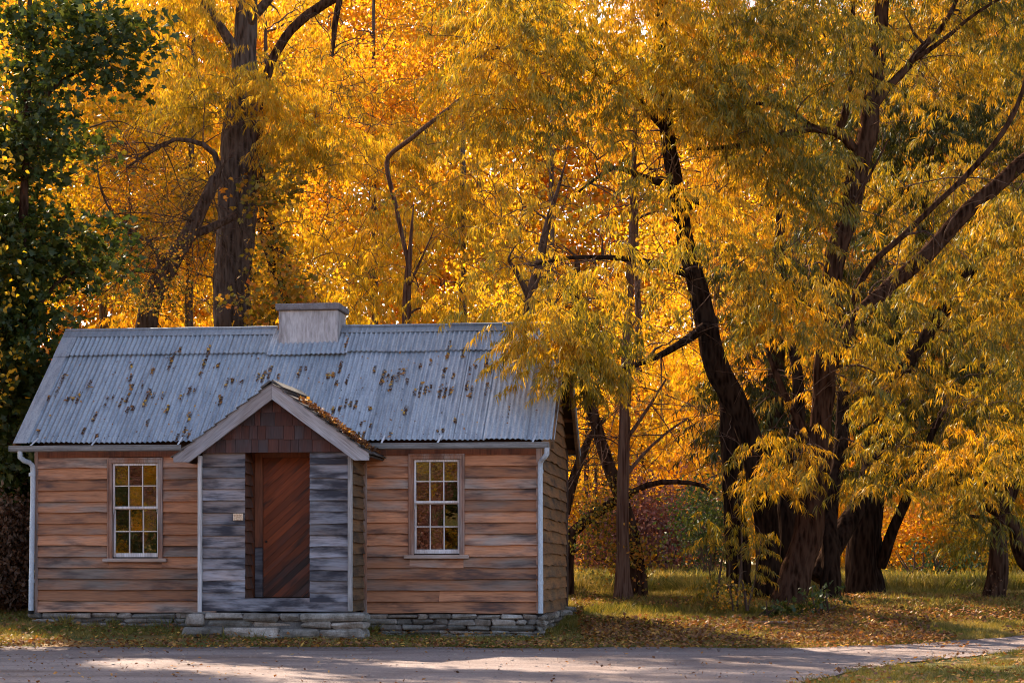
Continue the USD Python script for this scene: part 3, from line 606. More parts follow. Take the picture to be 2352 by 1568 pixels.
mat('gravel', {'g': ('geometry', {}), 'mp': ('mapping', {'scale': (.35, 1.0, 1.0)}), 'n': ('noise_texture', {'scale': 1.3, 'detail': 6.0, 'roughness': .65, 'distortion': .4}), 'n2': ('noise_texture', {'scale': 34.0, 'detail': 5.0, 'roughness': .75}), 'v': ('voronoi_texture', {'scale': 46.0}),
    'r': ('rgb_ramp', {'ramp': [(.28, (.14, .085, .068)), (.45, (.225, .158, .136)), (.6, (.285, .21, .185)), (.75, (.36, .26, .225))]}),
    'r2': ('rgb_ramp', {'ramp': [(.28, (.5, .48, .47)), (.5, (.95, .95, .95)), (.72, (1.3, 1.28, 1.26))]}), 'm': ('mix', {'mix_type': 'multiply', 'fac': 1.0}),
    'h': ('math', {'math_type': 'multiply_add', 'value2': -.7}), 'bump': ('bump', {'strength': .8, 'distance': .03}), 'b': ('principled_bsdf', {'roughness': .92, 'specular_ior_level': .2})},
    [('g.position', 'mp.vector'), ('mp.vector', 'n.vector'), ('g.position', 'n2.vector'), ('g.position', 'v.vector'), ('n.fac', 'r.fac'), ('n2.fac', 'r2.fac'), ('r.color', 'm.color1'), ('r2.color', 'm.color2'), ('m.color', 'b.base_color'),
     ('v.distance', 'h.value1'), ('n2.fac', 'h.value3'), ('h.value', 'bump.height'), ('bump.normal', 'b.normal')], 'b.BSDF')
tag(obj('ground', sheet_of(gx, gy), 'soil', None, smooth=True), 'grassy ground strewn with leaf litter', 'ground', kind='structure')
rx = np.concatenate([np.linspace(-30, -9, 60)[:-1], np.linspace(-9, 10, 300), np.linspace(10, 30, 60)[1:]])
ry = np.concatenate([np.linspace(8, 15, 20)[:-1], np.linspace(15, 31, 240), np.linspace(31, 42, 40)[1:]])
tag(obj('road', sheet_of(rx, ry, .014, lambda x, y: in_road(x, y)), 'gravel', None, smooth=True), 'mauve grey gravel road running past the cottage', 'road', kind='structure')
# ------------------------------------------------------------------ foliage
rng = np.random.default_rng(21)
def leafmat(name, ramp, trans=.45, spec=.35, scale=.55, nmix=.55, rough=.45):
    """ramp over a mix of a per-leaf value and a soft variation through the crown"""
    mat(name, {
        'at': ('attribute', {'attribute': 'tint'}), 'sep': ('separate_xyz', {}), 'g': ('geometry', {}),
        'n': ('noise_texture', {'scale': scale, 'detail': 3.0, 'roughness': .6}),
        'nx': ('math', {'math_type': 'multiply_add', 'value2': 2.2, 'value3': -.6}), 'mx': ('mix_float', {'fac': nmix}),
        'r': ('rgb_ramp', {'ramp': ramp}), 'cb': ('combine_xyz', {}), 'm': ('mix', {'mix_type': 'multiply', 'fac': 1.0}),
        'tg': ('mix', {'mix_type': 'multiply', 'fac': 1.0, 'color2': (1.25, 1.0, .55)}),
        'b': ('diffuse_bsdf', {}), 't': ('translucent_bsdf', {}), 'x': ('mix_closure', {'fac': trans}), 'gl': ('glossy_bsdf', {'color': (.9, .9, .85), 'roughness': rough}), 'y': ('mix_closure', {'fac': spec * .09})},
        [('at.vector', 'sep.vector'), ('g.position', 'n.vector'), ('n.fac', 'nx.value1'), ('sep.x', 'mx.a'), ('nx.value', 'mx.b'), ('mx.result', 'r.fac'),
         ('sep.y', 'cb.x'), ('sep.y', 'cb.y'), ('sep.y', 'cb.z'), ('r.color', 'm.color1'), ('cb.vector', 'm.color2'), ('m.color', 'b.color'), ('m.color', 'tg.color1'), ('tg.color', 't.color'),
         ('b.BSDF', 'x.closure1'), ('t.BSDF', 'x.closure2'), ('x.closure', 'y.closure1'), ('gl.BSDF', 'y.closure2')], 'y.closure')
leafmat('willow_leaf', [(.18, (.075, .085, .010)), (.40, (.20, .165, .012)), (.58, (.43, .265, .010)), (.76, (.64, .33, .010)), (.95, (.70, .40, .025))], trans=.42)
leafmat('bright_willow_leaf', [(.18, (.13, .13, .012)), (.38, (.32, .24, .012)), (.56, (.56, .34, .010)), (.76, (.70, .37, .010)), (.95, (.74, .43, .025))], trans=.5)
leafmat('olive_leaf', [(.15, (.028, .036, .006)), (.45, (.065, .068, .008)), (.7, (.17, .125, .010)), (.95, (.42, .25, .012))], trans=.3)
leafmat('gold_leaf', [(.12, (.17, .16, .014)), (.38, (.40, .30, .014)), (.62, (.70, .425, .014)), (.9, (.76, .37, .013))], trans=.52)
leafmat('amber_leaf', [(.1, (.26, .22, .015)), (.4, (.58, .36, .015)), (.7, (.70, .32, .012)), (.95, (.56, .19, .018))], trans=.52)
leafmat('green_leaf', [(.1, (.022, .042, .010)), (.5, (.045, .07, .014)), (.85, (.10, .11, .015)), (1.0, (.35, .24, .02))], trans=.3, nmix=.35)
leafmat('mixed_leaf', [(.1, (.06, .08, .014)), (.4, (.20, .17, .02)), (.7, (.50, .25, .02)), (.95, (.50, .14, .03))], trans=.42, nmix=.4)
leafmat('dry_leaf', [(.1, (.07, .035, .02)), (.6, (.16, .085, .05)), (.95, (.30, .20, .14))], trans=.2, spec=.2)
leafmat('maroon_leaf', [(.1, (.15, .055, .05)), (.6, (.29, .115, .095)), (.95, (.44, .24, .14))], trans=.35)
leafmat('litter_leaf', [(.05, (.07, .034, .02)), (.4, (.22, .095, .045)), (.65, (.42, .18, .05)), (.95, (.66, .38, .06))], trans=.15, spec=.2, nmix=.15)
leafmat('grass_blade', [(.1, (.06, .08, .012)), (.34, (.14, .14, .022)), (.6, (.30, .23, .055)), (.95, (.44, .31, .12))], trans=.35, spec=.25, scale=.9, nmix=.6)

def frames(d, rng):
    d = d / (np.linalg.norm(d, axis=1, keepdims=True) + 1e-9)
    a = rng.normal(size=d.shape); w = np.cross(d, a); w /= np.linalg.norm(w, axis=1, keepdims=True) + 1e-9
    return d, w
def leaves(base, d, length, width, rng, droop=.25, shape='blade'):
    """one quad (two triangles) or a lobed fan per leaf; returns vertices, faces, tint"""
    n = len(base); d, w = frames(d, rng); L = length[:, None]; Wd = width[:, None]
    nr = np.cross(d, w)
    if shape == 'blade':
        mid = base + d * L * .45 + nr * L * rng.uniform(-.06, .06, (n, 1)); tip = base + d * L + np.array([0, 0, -1.0]) * L * droop
        v = np.stack([base, mid - w * Wd / 2, mid + w * Wd / 2, tip], 1).reshape(-1, 3)
        f = (np.arange(n)[:, None, None] * 4 + np.array([[0, 2, 1], [1, 2, 3]])[None]).reshape(-1, 3); k = 4
    else:
        prof = np.array([(0, 0), (.18, .42), (.38, .22), (.52, .58), (.68, .26), (1.0, 0), (.68, -.26), (.52, -.58), (.38, -.22), (.18, -.42)]) if shape == 'maple' else np.array([(0, 0), (.3, .36), (.65, .30), (1.0, 0), (.65, -.30), (.3, -.36)])
        k = len(prof)
        v = base[:, None] + d[:, None] * (prof[None, :, :1] * L[:, None]) + w[:, None] * (prof[None, :, 1:] * Wd[:, None]) + nr[:, None] * (np.abs(prof[None, :, 1:]) * .35 * Wd[:, None])
        v = v.reshape(-1, 3)
        tri = np.array([[0, i, i + 1] for i in range(1, k - 1)]) if shape != 'maple' else np.array([[0, 1, 2], [0, 2, 8], [0, 8, 9], [2, 3, 4], [2, 4, 6], [2, 6, 8], [8, 6, 7], [4, 5, 6]])
        f = (np.arange(n)[:, None, None] * k + tri[None]).reshape(-1, 3)
    t = np.stack([rng.uniform(0, 1, n), rng.uniform(.7, 1.15, n), rng.uniform(0, 1, n)], 1)
    return v, f, np.repeat(t, k, 0)
def spray(kind, seed):
    r = np.random.default_rng(seed)
    if kind == 'willow':
        n = 36; t = np.sort(r.uniform(.12, 1, n)); az = r.uniform(-.25, .25)
        stem = lambda t: np.stack([.42 * t, az * t * .4, .10 * t - .30 * t ** 2], 1)
        b = stem(t) + r.normal(0, .012, (n, 3)); d = np.stack([r.normal(.30, .42, n), r.normal(0, .50, n), r.normal(-1.0, .30, n)], 1)
        v, f, c = leaves(b, d, r.uniform(.085, .145, n), r.uniform(.013, .022, n), r, droop=.2)
        c[:, 0] = np.clip(c[:, 0] * .75 + .25 * r.random(), 0, 1)
    elif kind == 'ovate':
        n = 30; b = r.normal(0, .5, (n, 3)) * [.34, .34, .26]; d = r.normal(0, 1, (n, 3)) + [0, 0, -.5]
        v, f, c = leaves(b, d, r.uniform(.055, .085, n), r.uniform(.05, .075, n), r, shape='ovate')
    elif kind == 'maple':
        n = 16; b = r.normal(0, .5, (n, 3)) * [.40, .40, .26]; d = r.normal(0, 1, (n, 3)) * [1, 1, .5] + [0, 0, -.55]
        v, f, c = leaves(b, d, r.uniform(.10, .16, n), r.uniform(.10, .15, n), r, shape='maple')
    elif kind == 'tiny':
        n = 34; b = r.normal(0, .5, (n, 3)) * [.36, .36, .36]; d = r.normal(0, 1, (n, 3))
        v, f, c = leaves(b, d, r.uniform(.03, .05, n), r.uniform(.022, .036, n), r, droop=.1)
    elif kind == 'grass':
        n = 16; a = r.uniform(0, 6.283, n); rad = r.uniform(0, .06, n); b = np.stack([np.cos(a) * rad, np.sin(a) * rad, np.full(n, -.02)], 1)
        d = np.stack([np.cos(a) * .35 + r.normal(0, .2, n), np.sin(a) * .35 + r.normal(0, .2, n), np.ones(n)], 1)
        v, f, c = leaves(b, d, r.uniform(.10, .24, n), r.uniform(.006, .011, n), r, droop=.25)
        c[:, 0] = np.clip(c[:, 0] * .7 + r.uniform(-.1, .4), 0, 1)
    return v, f, c
def scatter(name, parent, kind, material, pos, yaw, scale, tilt=None, nproto=5, stuff=True):
    """a mass of small sprays as one part"""
    pi = UsdGeom.PointInstancer.Define(stage, free(path_of(parent), name))
    root = pi.GetPath()
    for i in range(nproto):
        v, f, c = spray(kind, 100 * len(kind) + i)
        m = usdkit.mesh(stage, f'{root}/spray_{i:03d}', (v, f), looks(material)); primvar(m, 'tint', c)
        pi.GetPrototypesRel().AddTarget(m.GetPath())
    n = len(pos); half = np.asarray(yaw) / 2
    q = np.stack([np.cos(half), np.zeros(n), np.zeros(n), np.sin(half)], 1)
    if tilt is not None:                     # a turn about x first
        h = np.asarray(tilt) / 2; a = np.stack([np.cos(h), np.sin(h), np.zeros(n), np.zeros(n)], 1)
        w1, x1, y1, z1 = q.T; w2, x2, y2, z2 = a.T
        q = np.stack([w1 * w2 - x1 * x2 - y1 * y2 - z1 * z2, w1 * x2 + x1 * w2 + y1 * z2 - z1 * y2, w1 * y2 - x1 * z2 + y1 * w2 + z1 * x2, w1 * z2 + x1 * y2 - y1 * x2 + z1 * w2], 1)
    pi.CreateProtoIndicesAttr(Vt.IntArray.FromNumpy((np.arange(n) * 7 % nproto).astype(np.int32)))
    pi.CreatePositionsAttr(Vt.Vec3fArray.FromNumpy(np.asarray(pos, np.float32)))
    pi.CreateScalesAttr(Vt.Vec3fArray.FromNumpy(np.repeat(np.asarray(scale, np.float32)[:, None], 3, 1)))
    pi.CreateOrientationsAttr(Vt.QuathArray([Gf.Quath(float(a), float(b), float(c), float(d)) for a, b, c, d in q]))
    if stuff: tag(pi, kind='stuff')
    return pi.GetPrim()

# bark
def bark(name, a, b, c, sc=(9, 9, 1.6), bump=.9, dist=.03):
    mat(name, {'tc': ('texture_coordinate', {}), 'mp': ('mapping', {'scale': sc}), 'n': ('noise_texture', {'scale': 1.6, 'detail': 6.0, 'roughness': .7, 'distortion': .5}), 'v': ('voronoi_texture', {'scale': 1.7, 'feature': 'f1'}),
        'h': ('math', {'math_type': 'multiply_add', 'value2': .6}), 'r': ('rgb_ramp', {'ramp': [(.35, a), (.6, b), (.95, c)]}), 'bump': ('bump', {'strength': bump, 'distance': dist}), 'b': ('principled_bsdf', {'roughness': 1.0, 'specular_ior_level': 0.0})},
        [('tc.object', 'mp.vector'), ('mp.vector', 'n.vector'), ('mp.vector', 'v.vector'), ('v.distance', 'h.value1'), ('n.fac', 'h.value3'), ('h.value', 'r.fac'), ('r.color', 'b.base_color'), ('h.value', 'bump.height'), ('bump.normal', 'b.normal')], 'b.BSDF')
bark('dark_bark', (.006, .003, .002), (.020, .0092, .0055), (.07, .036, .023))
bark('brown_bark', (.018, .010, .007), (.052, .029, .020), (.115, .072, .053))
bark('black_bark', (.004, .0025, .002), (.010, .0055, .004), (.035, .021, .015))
bark('grey_bark', (.013, .009, .007), (.045, .030, .023), (.115, .08, .064))
bark('red_bark', (.025, .011, .008), (.075, .035, .024), (.15, .085, .06), (16, 16, .8))
bark('twig_bark', (.06, .035, .025), (.14, .085, .06), (.26, .18, .14))

def limb_pts(spec, step=.22):
    """(px, py, Y, width in px) along a limb -> centres and radii in the scene"""
    p = np.array([np.r_[P(a, b, Y), w / 2 / FP * Y] for a, b, Y, w in spec])
    n = max(6, int(np.linalg.norm(np.diff(p[:, :3], axis=0), axis=1).sum() / step))
    q = smooth_path(p, n); return q[:, :3], np.maximum(q[:, 3], .006)
def limb_mesh(spec, seed, root=False, rough=.16):
    c, r = limb_pts(spec)
    wob = (meshkit.fbm(c * .9 + seed, 3, seed) - .5); c = c + np.stack([wob, wob[::-1], 0 * wob], 1) * np.minimum(r, .2)[:, None] * .9
    if root: h = np.abs(c[:, 2] - c[0, 2]); r = r * (1 + .3 * np.exp(-h / .35))
    return tube(c, r, 30 if r.max() > .12 else 8, rough, seed, freq=3.0, ridge=.10 if r.max() > .12 else 0), c, r
BEAMS = []
def clear_of_beams(p, pad=0.0):
    """sun flecks of the photo: where a shaft of sun comes down, the crowns have an opening"""
    ok = np.ones(len(p), bool)
    for g, rad, t0 in BEAMS:
        d = p - g; t = d @ SUN; ok &= (np.linalg.norm(d - t[:, None] * SUN, axis=1) > rad + pad) | (t < t0)
    return ok
BARE = []
def off_bare_limbs(p):
    """the great limbs are bare on their outer side: leaf sprays keep clear of them there"""
    ok = np.ones(len(p), bool)
    for line, rad in BARE:
        for a, b in zip(line[:-1], line[1:]):
            ab = (b - a)[[0, 2]]; q = p[:, [0, 2]] - a[[0, 2]]; t = np.clip(q @ ab / (ab @ ab), 0, 1)
            d = np.linalg.norm(q - t[:, None] * ab, axis=1); ok &= (d > rad) | (p[:, 1] > a[1] + (b[1] - a[1]) * t + .1) | (p[:, 1] < a[1] - 3.6)
    return ok
def clumps(regions, rng, gap=.44, gscale=.55, seed=0):
    out = []
    for x0, x1, y0, y1, Y0, Y1, n, gp in regions:
        m = int(n * 2.6); px, py, Y = rng.uniform(x0, x1, m), rng.uniform(y0, y1, m), rng.uniform(Y0, Y1, m)
        c = np.stack([(px - CX) / FP * Y, Y, ZC + (HOR - py) / FP * Y], 1)
        k = meshkit.fbm(c * gscale, 3, 31 + seed) > gp
        out.append(c[k][:n])
    return np.vstack(out)
def inside_cottage(p, m=.12):
    xy = p[:, :2] - CO; x, y = xy @ EX, xy @ EY
    return (x > -.45) & (x < CW + .35) & (y > -1.5) & (y < CD + .4) & (p[:, 2] < np.where(y < 2, ze + SL * (y + .22), zr - SL * (y - 2)) + m)
def tree(name, label, limbs, crowns, barkm='dark_bark', cat='tree', group=None, seed=0, twigs=True, floor=.6, extra=0):
    """limbs: list of limb specs, the first the trunk. crowns: list of (kind, material, regions, sprays per clump, clump radius, scale)"""
    r = np.random.default_rng(seed + 900)
    base = P(*limbs[0][0][:3]); base[2] = ground(base[0], base[1])
    t = thing(name, label, cat, group, loc=base)
    nodes, nrad = [], []
    for i, s in enumerate(limbs):
        m, c, rad = limb_mesh(s, seed * 13 + i, root=(i == 0))
        m.apply_translation(-base)
        obj('trunk' if i == 0 else 'limb', m, barkm, t, smooth=True)
        nodes.append(c[len(c) // 3:] if i == 0 else c); nrad.append(rad[len(c) // 3:] if i == 0 else rad)
    nodes = np.vstack(nodes); nrad = np.concatenate(nrad); tw = []
    for kind, material, regions, per, rad, scale in crowns:
        cl = clumps(regions, r, seed=seed)
        cl = cl[cl[:, 2] > ground(cl[:, 0], cl[:, 1]) + floor]
        if twigs and len(nodes):
            allp, allr = nodes.copy(), np.minimum(nrad, .05)
            order = np.argsort([np.min(((allp - c) ** 2).sum(1)) for c in cl])
            for i in order:
                c = cl[i]; d2 = ((allp - c) ** 2).sum(1) + 2.0 * np.maximum(allp[:, 2] - c[2], 0) ** 2; k = d2.argmin(); a = allp[k]
                L = math.sqrt(((a - c) ** 2).sum())
                if L > 5 or L < .05: continue
                mid = (a + c) / 2 + np.array([0, 0, .16 * L]) + r.normal(0, .07 * L, 3)
                q = smooth_path([a, mid, c], 7); r0 = min(allr[k] * .75, .03); q[1:-1] += r.normal(0, .02 * L, (5, 3))
                tw.append(tube(q, np.linspace(max(r0, .007), .005, 7), 4, caps=False))
                allp = np.vstack([allp, q[3:]]); allr = np.r_[allr, np.full(4, max(r0 * .7, .007))]
        n = len(cl) * per; ci = np.repeat(np.arange(len(cl)), per)
        off = r.normal(0, 1, (n, 3)) * [rad, rad, rad * .62]
        if kind == 'willow': off[:, 2] -= .5 * (off[:, 0] ** 2 + off[:, 1] ** 2) / rad; off[:, 2] = np.maximum(off[:, 2], -1.1 * rad)
        p = cl[ci] + off; yaw = np.where(r.random(n) < .75, np.arctan2(off[:, 1], off[:, 0]), r.uniform(0, 6.283, n))
        k = clear_of_beams(p, .55 * max(0, scale - .9)) & ~inside_cottage(p) & (off_bare_limbs(p) | (r.random(len(p)) < (.06 if floor > .2 else 1.1))) & (p[:, 2] > ground(p[:, 0], p[:, 1]) + floor * .5)
        p, yaw = p[k], yaw[k]; n = len(p)
        scatter('crown', t, kind, material, p - base, yaw, scale * r.uniform(.68, 1.35, n), r.normal(0, .22, n) if kind != 'maple' else r.normal(0, .5, n))
    hi = np.nonzero(nodes[:, 2] > base[2] + 2.2)[0]
    for _ in range(extra):                   # bare twigs, forking once or twice
        k = hi[r.integers(len(hi))]; a = nodes[k]; d = r.normal(0, 1, 3) * [1, .6, .7]; d /= np.linalg.norm(d); L = r.uniform(.5, 1.8)
        q = a + d * L * np.linspace(0, 1, 6)[:, None] + np.array([0, 0, -.22 * L]) * (np.linspace(0, 1, 6) ** 2)[:, None] + r.normal(0, .03 * L, (6, 3)) * np.linspace(0, 1, 6)[:, None]
        w = r.uniform(.006, .014); tw.append(tube(q, np.linspace(w, .003, 6), 4, caps=False))
        for f in range(3):
            b = q[r.integers(2, 5)]; e = d * .6 + r.normal(0, .6, 3); e /= np.linalg.norm(e); M = L * r.uniform(.3, .6)
            g = b + e * M * np.linspace(0, 1, 4)[:, None] + np.array([0, 0, -.2 * M]) * (np.linspace(0, 1, 4) ** 2)[:, None]; tw.append(tube(g, np.linspace(w * .6, .0025, 4), 3, caps=False))
    if tw:
        m = join(tw); m.apply_translation(-base); tag(obj('branches', m, 'brown_bark' if barkm in ('dark_bark', 'black_bark') else barkm, t, smooth=True), kind='stuff')
    return t
def regs(dens, *rs):
    """regions (x0, x1, y0, y1, Y0, Y1) with clumps per 10,000 px^2"""
    return [(a, b, c, d, e, f, max(1, int((b - a) * (d - c) / 1e4 * dens)), .28 if dens >= 3.9 else .44) for a, b, c, d, e, f in rs]
# sun flecks on the ground: centre seen at a picture position, radius of the opening
for px, py, rad in ((1010, 1530, .15), (1080, 1527, .2), (1160, 1530, .22), (1240, 1534, .2), (1320, 1538, .16), (310, 1528, .12), (560, 1540, .15), (620, 1548, .12),
                    (1500, 1430, .4), (1560, 1440, .6), (1640, 1452, .7), (1730, 1462, .7), (1820, 1470, .7), (1900, 1480, .65), (1990, 1488, .6), (2080, 1490, .5), (2180, 1500, .4), (2280, 1506, .3), (60, 1480, .12),
                    (1950, 1335, .8), (2120, 1345, .9), (2200, 1350, .8), (1500, 1350, .7), (1380, 1345, .6), (2110, 1395, .6), (2200, 1420, .5), (1420, 1415, .35), (1600, 1345, .6)):
    BEAMS.append((G(px, py), rad * 1.3 + .42, 0.0))
# and where sunlight reaches hanging clusters in the crowns
for px, py, Y, rad in ((1780, 690, 31.6, 1.12), (1700, 600, 31.4, 1.12), (1960, 790, 31.6, 1.12), (1750, 990, 31.2, 1.12), (1850, 1080, 31.4, 0.98), (2080, 820, 32, 1.12), (2250, 880, 32.2, 1.12), (1980, 1060, 32, 0.84), (2330, 1020, 31.4, 0.98),
                       (2300, 560, 31.8, .9), (1480, 700, 30.2, .8), (1320, 780, 29.8, .9), (1220, 700, 29.6, 1.0), (1290, 830, 29.2, .8), (1400, 620, 30, .9), (1500, 560, 30.4, .8), (1600, 480, 30.8, .8), (1350, 520, 30.4, .8), (840, 650, 37.4, .9), (420, 720, 36, .9), (2050, 200, 33.5, .9)):
    BEAMS.append((P(px, py, Y), rad, .8))

# limbs that stand bare in front
for rad, pts in ((.30, ((1884, 1020, 33), (1891, 912, 33), (1897, 760, 33), (1911, 640, 33))), (.27, ((1945, 508, 33), (1974, 381, 33), (1999, 296, 33), (2003, 225, 33.2))), (.22, ((2060, 645, 34), (2124, 590, 34), (2200, 505, 34), (2272, 440, 34), (2380, 350, 34))),
                 (.18, ((2000, 610, 33.3), (2077, 540, 33.2), (2160, 460, 33.1), (2234, 388, 33), (2318, 280, 32.8), (2352, 200, 32.7))), (.2, ((1998, 260, 33), (2040, 200, 33), (2110, 118, 33), (2160, 70, 33), (2230, 40, 32.6))), (.17, ((1960, 340, 33), (1870, 296, 32.6), (1780, 312, 32.4))),
                 (.34, ((1690, 925, 33.6), (1650, 836, 33.5), (1630, 760, 33.5), (1606, 670, 33.4))), (.2, ((1640, 458, 33), (1545, 432, 32.6), (1420, 385, 31.6))),
                 (.42, ((1990, 1390, 36), (1990, 1250, 36), (2006, 1090, 36))), (.36, ((1882, 1330, 34.4), (1930, 1230, 34.8), (1985, 1130, 35.3))), (.3, ((2272, 1392, 34.5), (2290, 1230, 34.5), (2350, 1060, 34.4))), (.42, ((530, 740, 38.5), (548, 380, 38.5), (552, 275, 38.5))),
                 (.4, ((1806, 1398, 33), (1853, 1250, 33), (1875, 1110, 33))), (.25, ((2020, 1300, 35.9), (2085, 1140, 35.5)))):
    BARE.append((np.array([P(*q) for q in pts]), rad))

# ---- the willow clump on the right
tree('willow_tree', 'large dark willow with many curved limbs, rising from low leafy green plants',
    [[(1806, 1398, 33, 74), (1828, 1320, 33, 64), (1853, 1250, 33, 66), (1871, 1130, 33, 62), (1884, 1020, 33, 50), (1891, 912, 33, 46), (1897, 760, 33, 47), (1911, 640, 33, 45), (1916, 590, 33, 46), (1945, 508, 33, 44), (1974, 381, 33, 45), (1999, 296, 33, 44), (2003, 212, 33.2, 37), (2018, 100, 33.4, 32), (2030, -120, 33.6, 26), (2040, -450, 34, 14)],
     [(1998, 260, 33, 22), (2040, 200, 33, 19), (2080, 160, 33, 17), (2110, 118, 33, 16), (2160, 70, 33, 12), (2210, -40, 33, 9)],
     [(2095, 140, 33, 13), (2170, 90, 32.8, 10), (2230, 40, 32.6, 8), (2310, -10, 32.5, 6)],
     [(1965, 345, 33, 24), (1920, 305, 32.8, 20), (1870, 296, 32.6, 18), (1800, 310, 32.4, 16), (1700, 335, 32.2, 12), (1600, 342, 32, 7)],
     [(1875, 296, 32.6, 14), (1830, 268, 32.5, 11), (1790, 242, 32.4, 10), (1700, 235, 32.2, 8), (1600, 250, 32, 6), (1500, 252, 31.8, 4)],
     [(1893, 880, 33.2, 30), (1960, 740, 33.6, 32), (2060, 645, 34, 34), (2124, 590, 34, 34), (2200, 505, 34, 33), (2272, 440, 34, 33), (2352, 372, 34, 31), (2470, 280, 34, 26)],
     [(1960, 700, 33.5, 15), (2000, 610, 33.3, 15), (2077, 540, 33.2, 14), (2160, 460, 33.1, 13), (2234, 388, 33, 13), (2318, 280, 32.8, 12), (2352, 200, 32.7, 10), (2370, 80, 32.6, 7)],
     [(1925, 300, 33.8, 20), (1945, 250, 33.8, 18), (1960, 140, 33.8, 14), (1955, -50, 33.8, 9)],
     [(1880, 1040, 33, 20), (1800, 900, 33.3, 15), (1760, 800, 33.5, 10)],
     [(1908, 600, 33, 12), (1960, 470, 32.8, 9), (2000, 400, 32.6, 6), (2040, 320, 32.5, 4)]],
    [('willow', 'willow_leaf', regs(2.37, (1560, 2000, -320, 60, 31, 35), (1980, 2460, -320, 120, 32, 36)) +
        regs(4.00, (1580, 1930, 60, 290, 30.8, 33.5), (1620, 1960, 300, 560, 31, 33.8), (1900, 2060, 100, 190, 31.4, 32.6)) +
        regs(2.00, (2040, 2420, 110, 420, 33.8, 36.5), (2030, 2350, 420, 700, 34.4, 36.8)) +
        regs(3.25, (1620, 1890, 570, 720, 31, 33), (1660, 1890, 640, 780, 31, 32.6), (1890, 2010, 740, 860, 31.2, 32.2), (1990, 2130, 590, 760, 31.5, 33), (2050, 2180, 720, 900, 31.6, 33)) +
        regs(3.25, (2150, 2360, 560, 720, 31.4, 33), (2230, 2380, 420, 620, 31, 32.4), (2110, 2360, 740, 940, 31.4, 33.2), (1980, 2120, 860, 960, 32, 33.4)) +
        regs(4.00, (1640, 1880, 940, 1060, 30.8, 32.2), (1690, 1880, 1050, 1100, 31, 32.4), (1920, 2050, 1010, 1120, 31.4, 32.6), (2040, 2350, 980, 1080, 31.8, 34)) +
        regs(2.50, (2250, 2352, 980, 1060, 31, 32), (2080, 2352, 1100, 1220, 32.5, 35)), 17, .36, 1.0)],
    seed=1, extra=90)
tree('willow_tree', 'dark willow leaning left over the cottage roof with long hanging golden leaves',
    [[(1768, 1394, 33.8, 62), (1763, 1250, 33.8, 50), (1742, 1080, 33.7, 54), (1685, 912, 33.6, 54), (1650, 836, 33.5, 52), (1630, 760, 33.5, 46), (1608, 680, 33.4, 43), (1575, 560, 33.3, 38), (1555, 450, 33.2, 35), (1528, 280, 33.2, 30), (1514, 150, 33.2, 29), (1518, 40, 33.2, 27), (1520, -160, 33.2, 20), (1525, -420, 33.3, 10)],
     [(1566, 480, 33.2, 30), (1620, 460, 33, 20), (1650, 458, 32.9, 14)],
     [(1560, 455, 33.2, 26), (1545, 432, 32.6, 22), (1480, 408, 32, 15), (1420, 385, 31.6, 12), (1385, 400, 31.2, 9), (1330, 440, 30.9, 6)],
     [(1640, 735, 33.5, 26), (1560, 790, 32.6, 18), (1480, 830, 31.6, 13), (1400, 850, 30.8, 8), (1320, 840, 30.2, 5)],
     [(1600, 640, 33.4, 22), (1480, 600, 32.2, 14), (1350, 590, 31.2, 10), (1220, 610, 30.3, 6)],
     [(1530, 300, 33.2, 22), (1420, 200, 32.4, 14), (1280, 130, 31.8, 9), (1150, 110, 31.3, 5)]],
    [('willow', 'bright_willow_leaf', regs(3.14, (1120, 1640, -320, 60, 30.6, 34)) + regs(4.35, (1080, 1620, 60, 420, 30.4, 33.4), (1060, 1640, 420, 640, 30.0, 33)) +
        regs(5.32, (1160, 1610, 610, 720, 29.8, 32), (1300, 1600, 720, 800, 29.6, 31.4), (1290, 1520, 790, 850, 29.4, 30.6), (1270, 1330, 800, 900, 29.2, 29.9), (1190, 1300, 680, 735, 29.3, 30.0)) + regs(9.00, (1190, 1310, 670, 735, 29.0, 29.9), (1250, 1330, 735, 810, 28.9, 29.6), (1295, 1335, 800, 860, 28.8, 29.4)) +
        regs(3.63, (1600, 1680, 640, 700, 31, 32)), 17, .36, 1.0)],
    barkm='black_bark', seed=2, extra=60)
tree('willow_tree', 'dark willow forking low behind the main willow trunk, a pale patch at its foot',
    [[(1990, 1390, 36, 78), (1988, 1250, 36, 72), (2003, 1120, 36, 52), (2015, 1000, 36, 42), (2060, 880, 36, 34), (2110, 800, 36, 32), (2185, 690, 36, 28), (2250, 590, 36, 20), (2350, 480, 36, 12)],
     [(2020, 1300, 35.9, 30), (2050, 1220, 35.7, 26), (2085, 1140, 35.5, 24), (2115, 1060, 35.3, 19), (2160, 960, 35.2, 15)],
     [(1882, 1330, 34.4, 46), (1930, 1230, 34.8, 42), (1985, 1130, 35.3, 40), (2010, 1040, 35.8, 32)],
     [(1905, 1394, 34.2, 46), (1908, 1280, 34.3, 42), (1905, 1180, 34.6, 38), (1925, 1060, 35, 32), (1935, 900, 35.3, 24)],
     [(1812, 1392, 34.6, 46), (1812, 1250, 34.6, 42), (1810, 1100, 34.8, 38), (1835, 960, 35, 30), (1820, 800, 35.2, 20)],
     [(1696, 1385, 35, 56), (1688, 1200, 35, 48), (1680, 1050, 35, 44), (1668, 900, 35, 36), (1625, 800, 35, 28), (1600, 700, 35, 18)]],
    [('willow', 'willow_leaf', regs(1.28, (1920, 2400, 480, 900, 36, 38.5), (2000, 2400, 900, 1090, 35.6, 38), (1700, 1900, 620, 900, 35.2, 37.5)), 15, .38, 1.1)],
    barkm='black_bark', seed=3, extra=60)
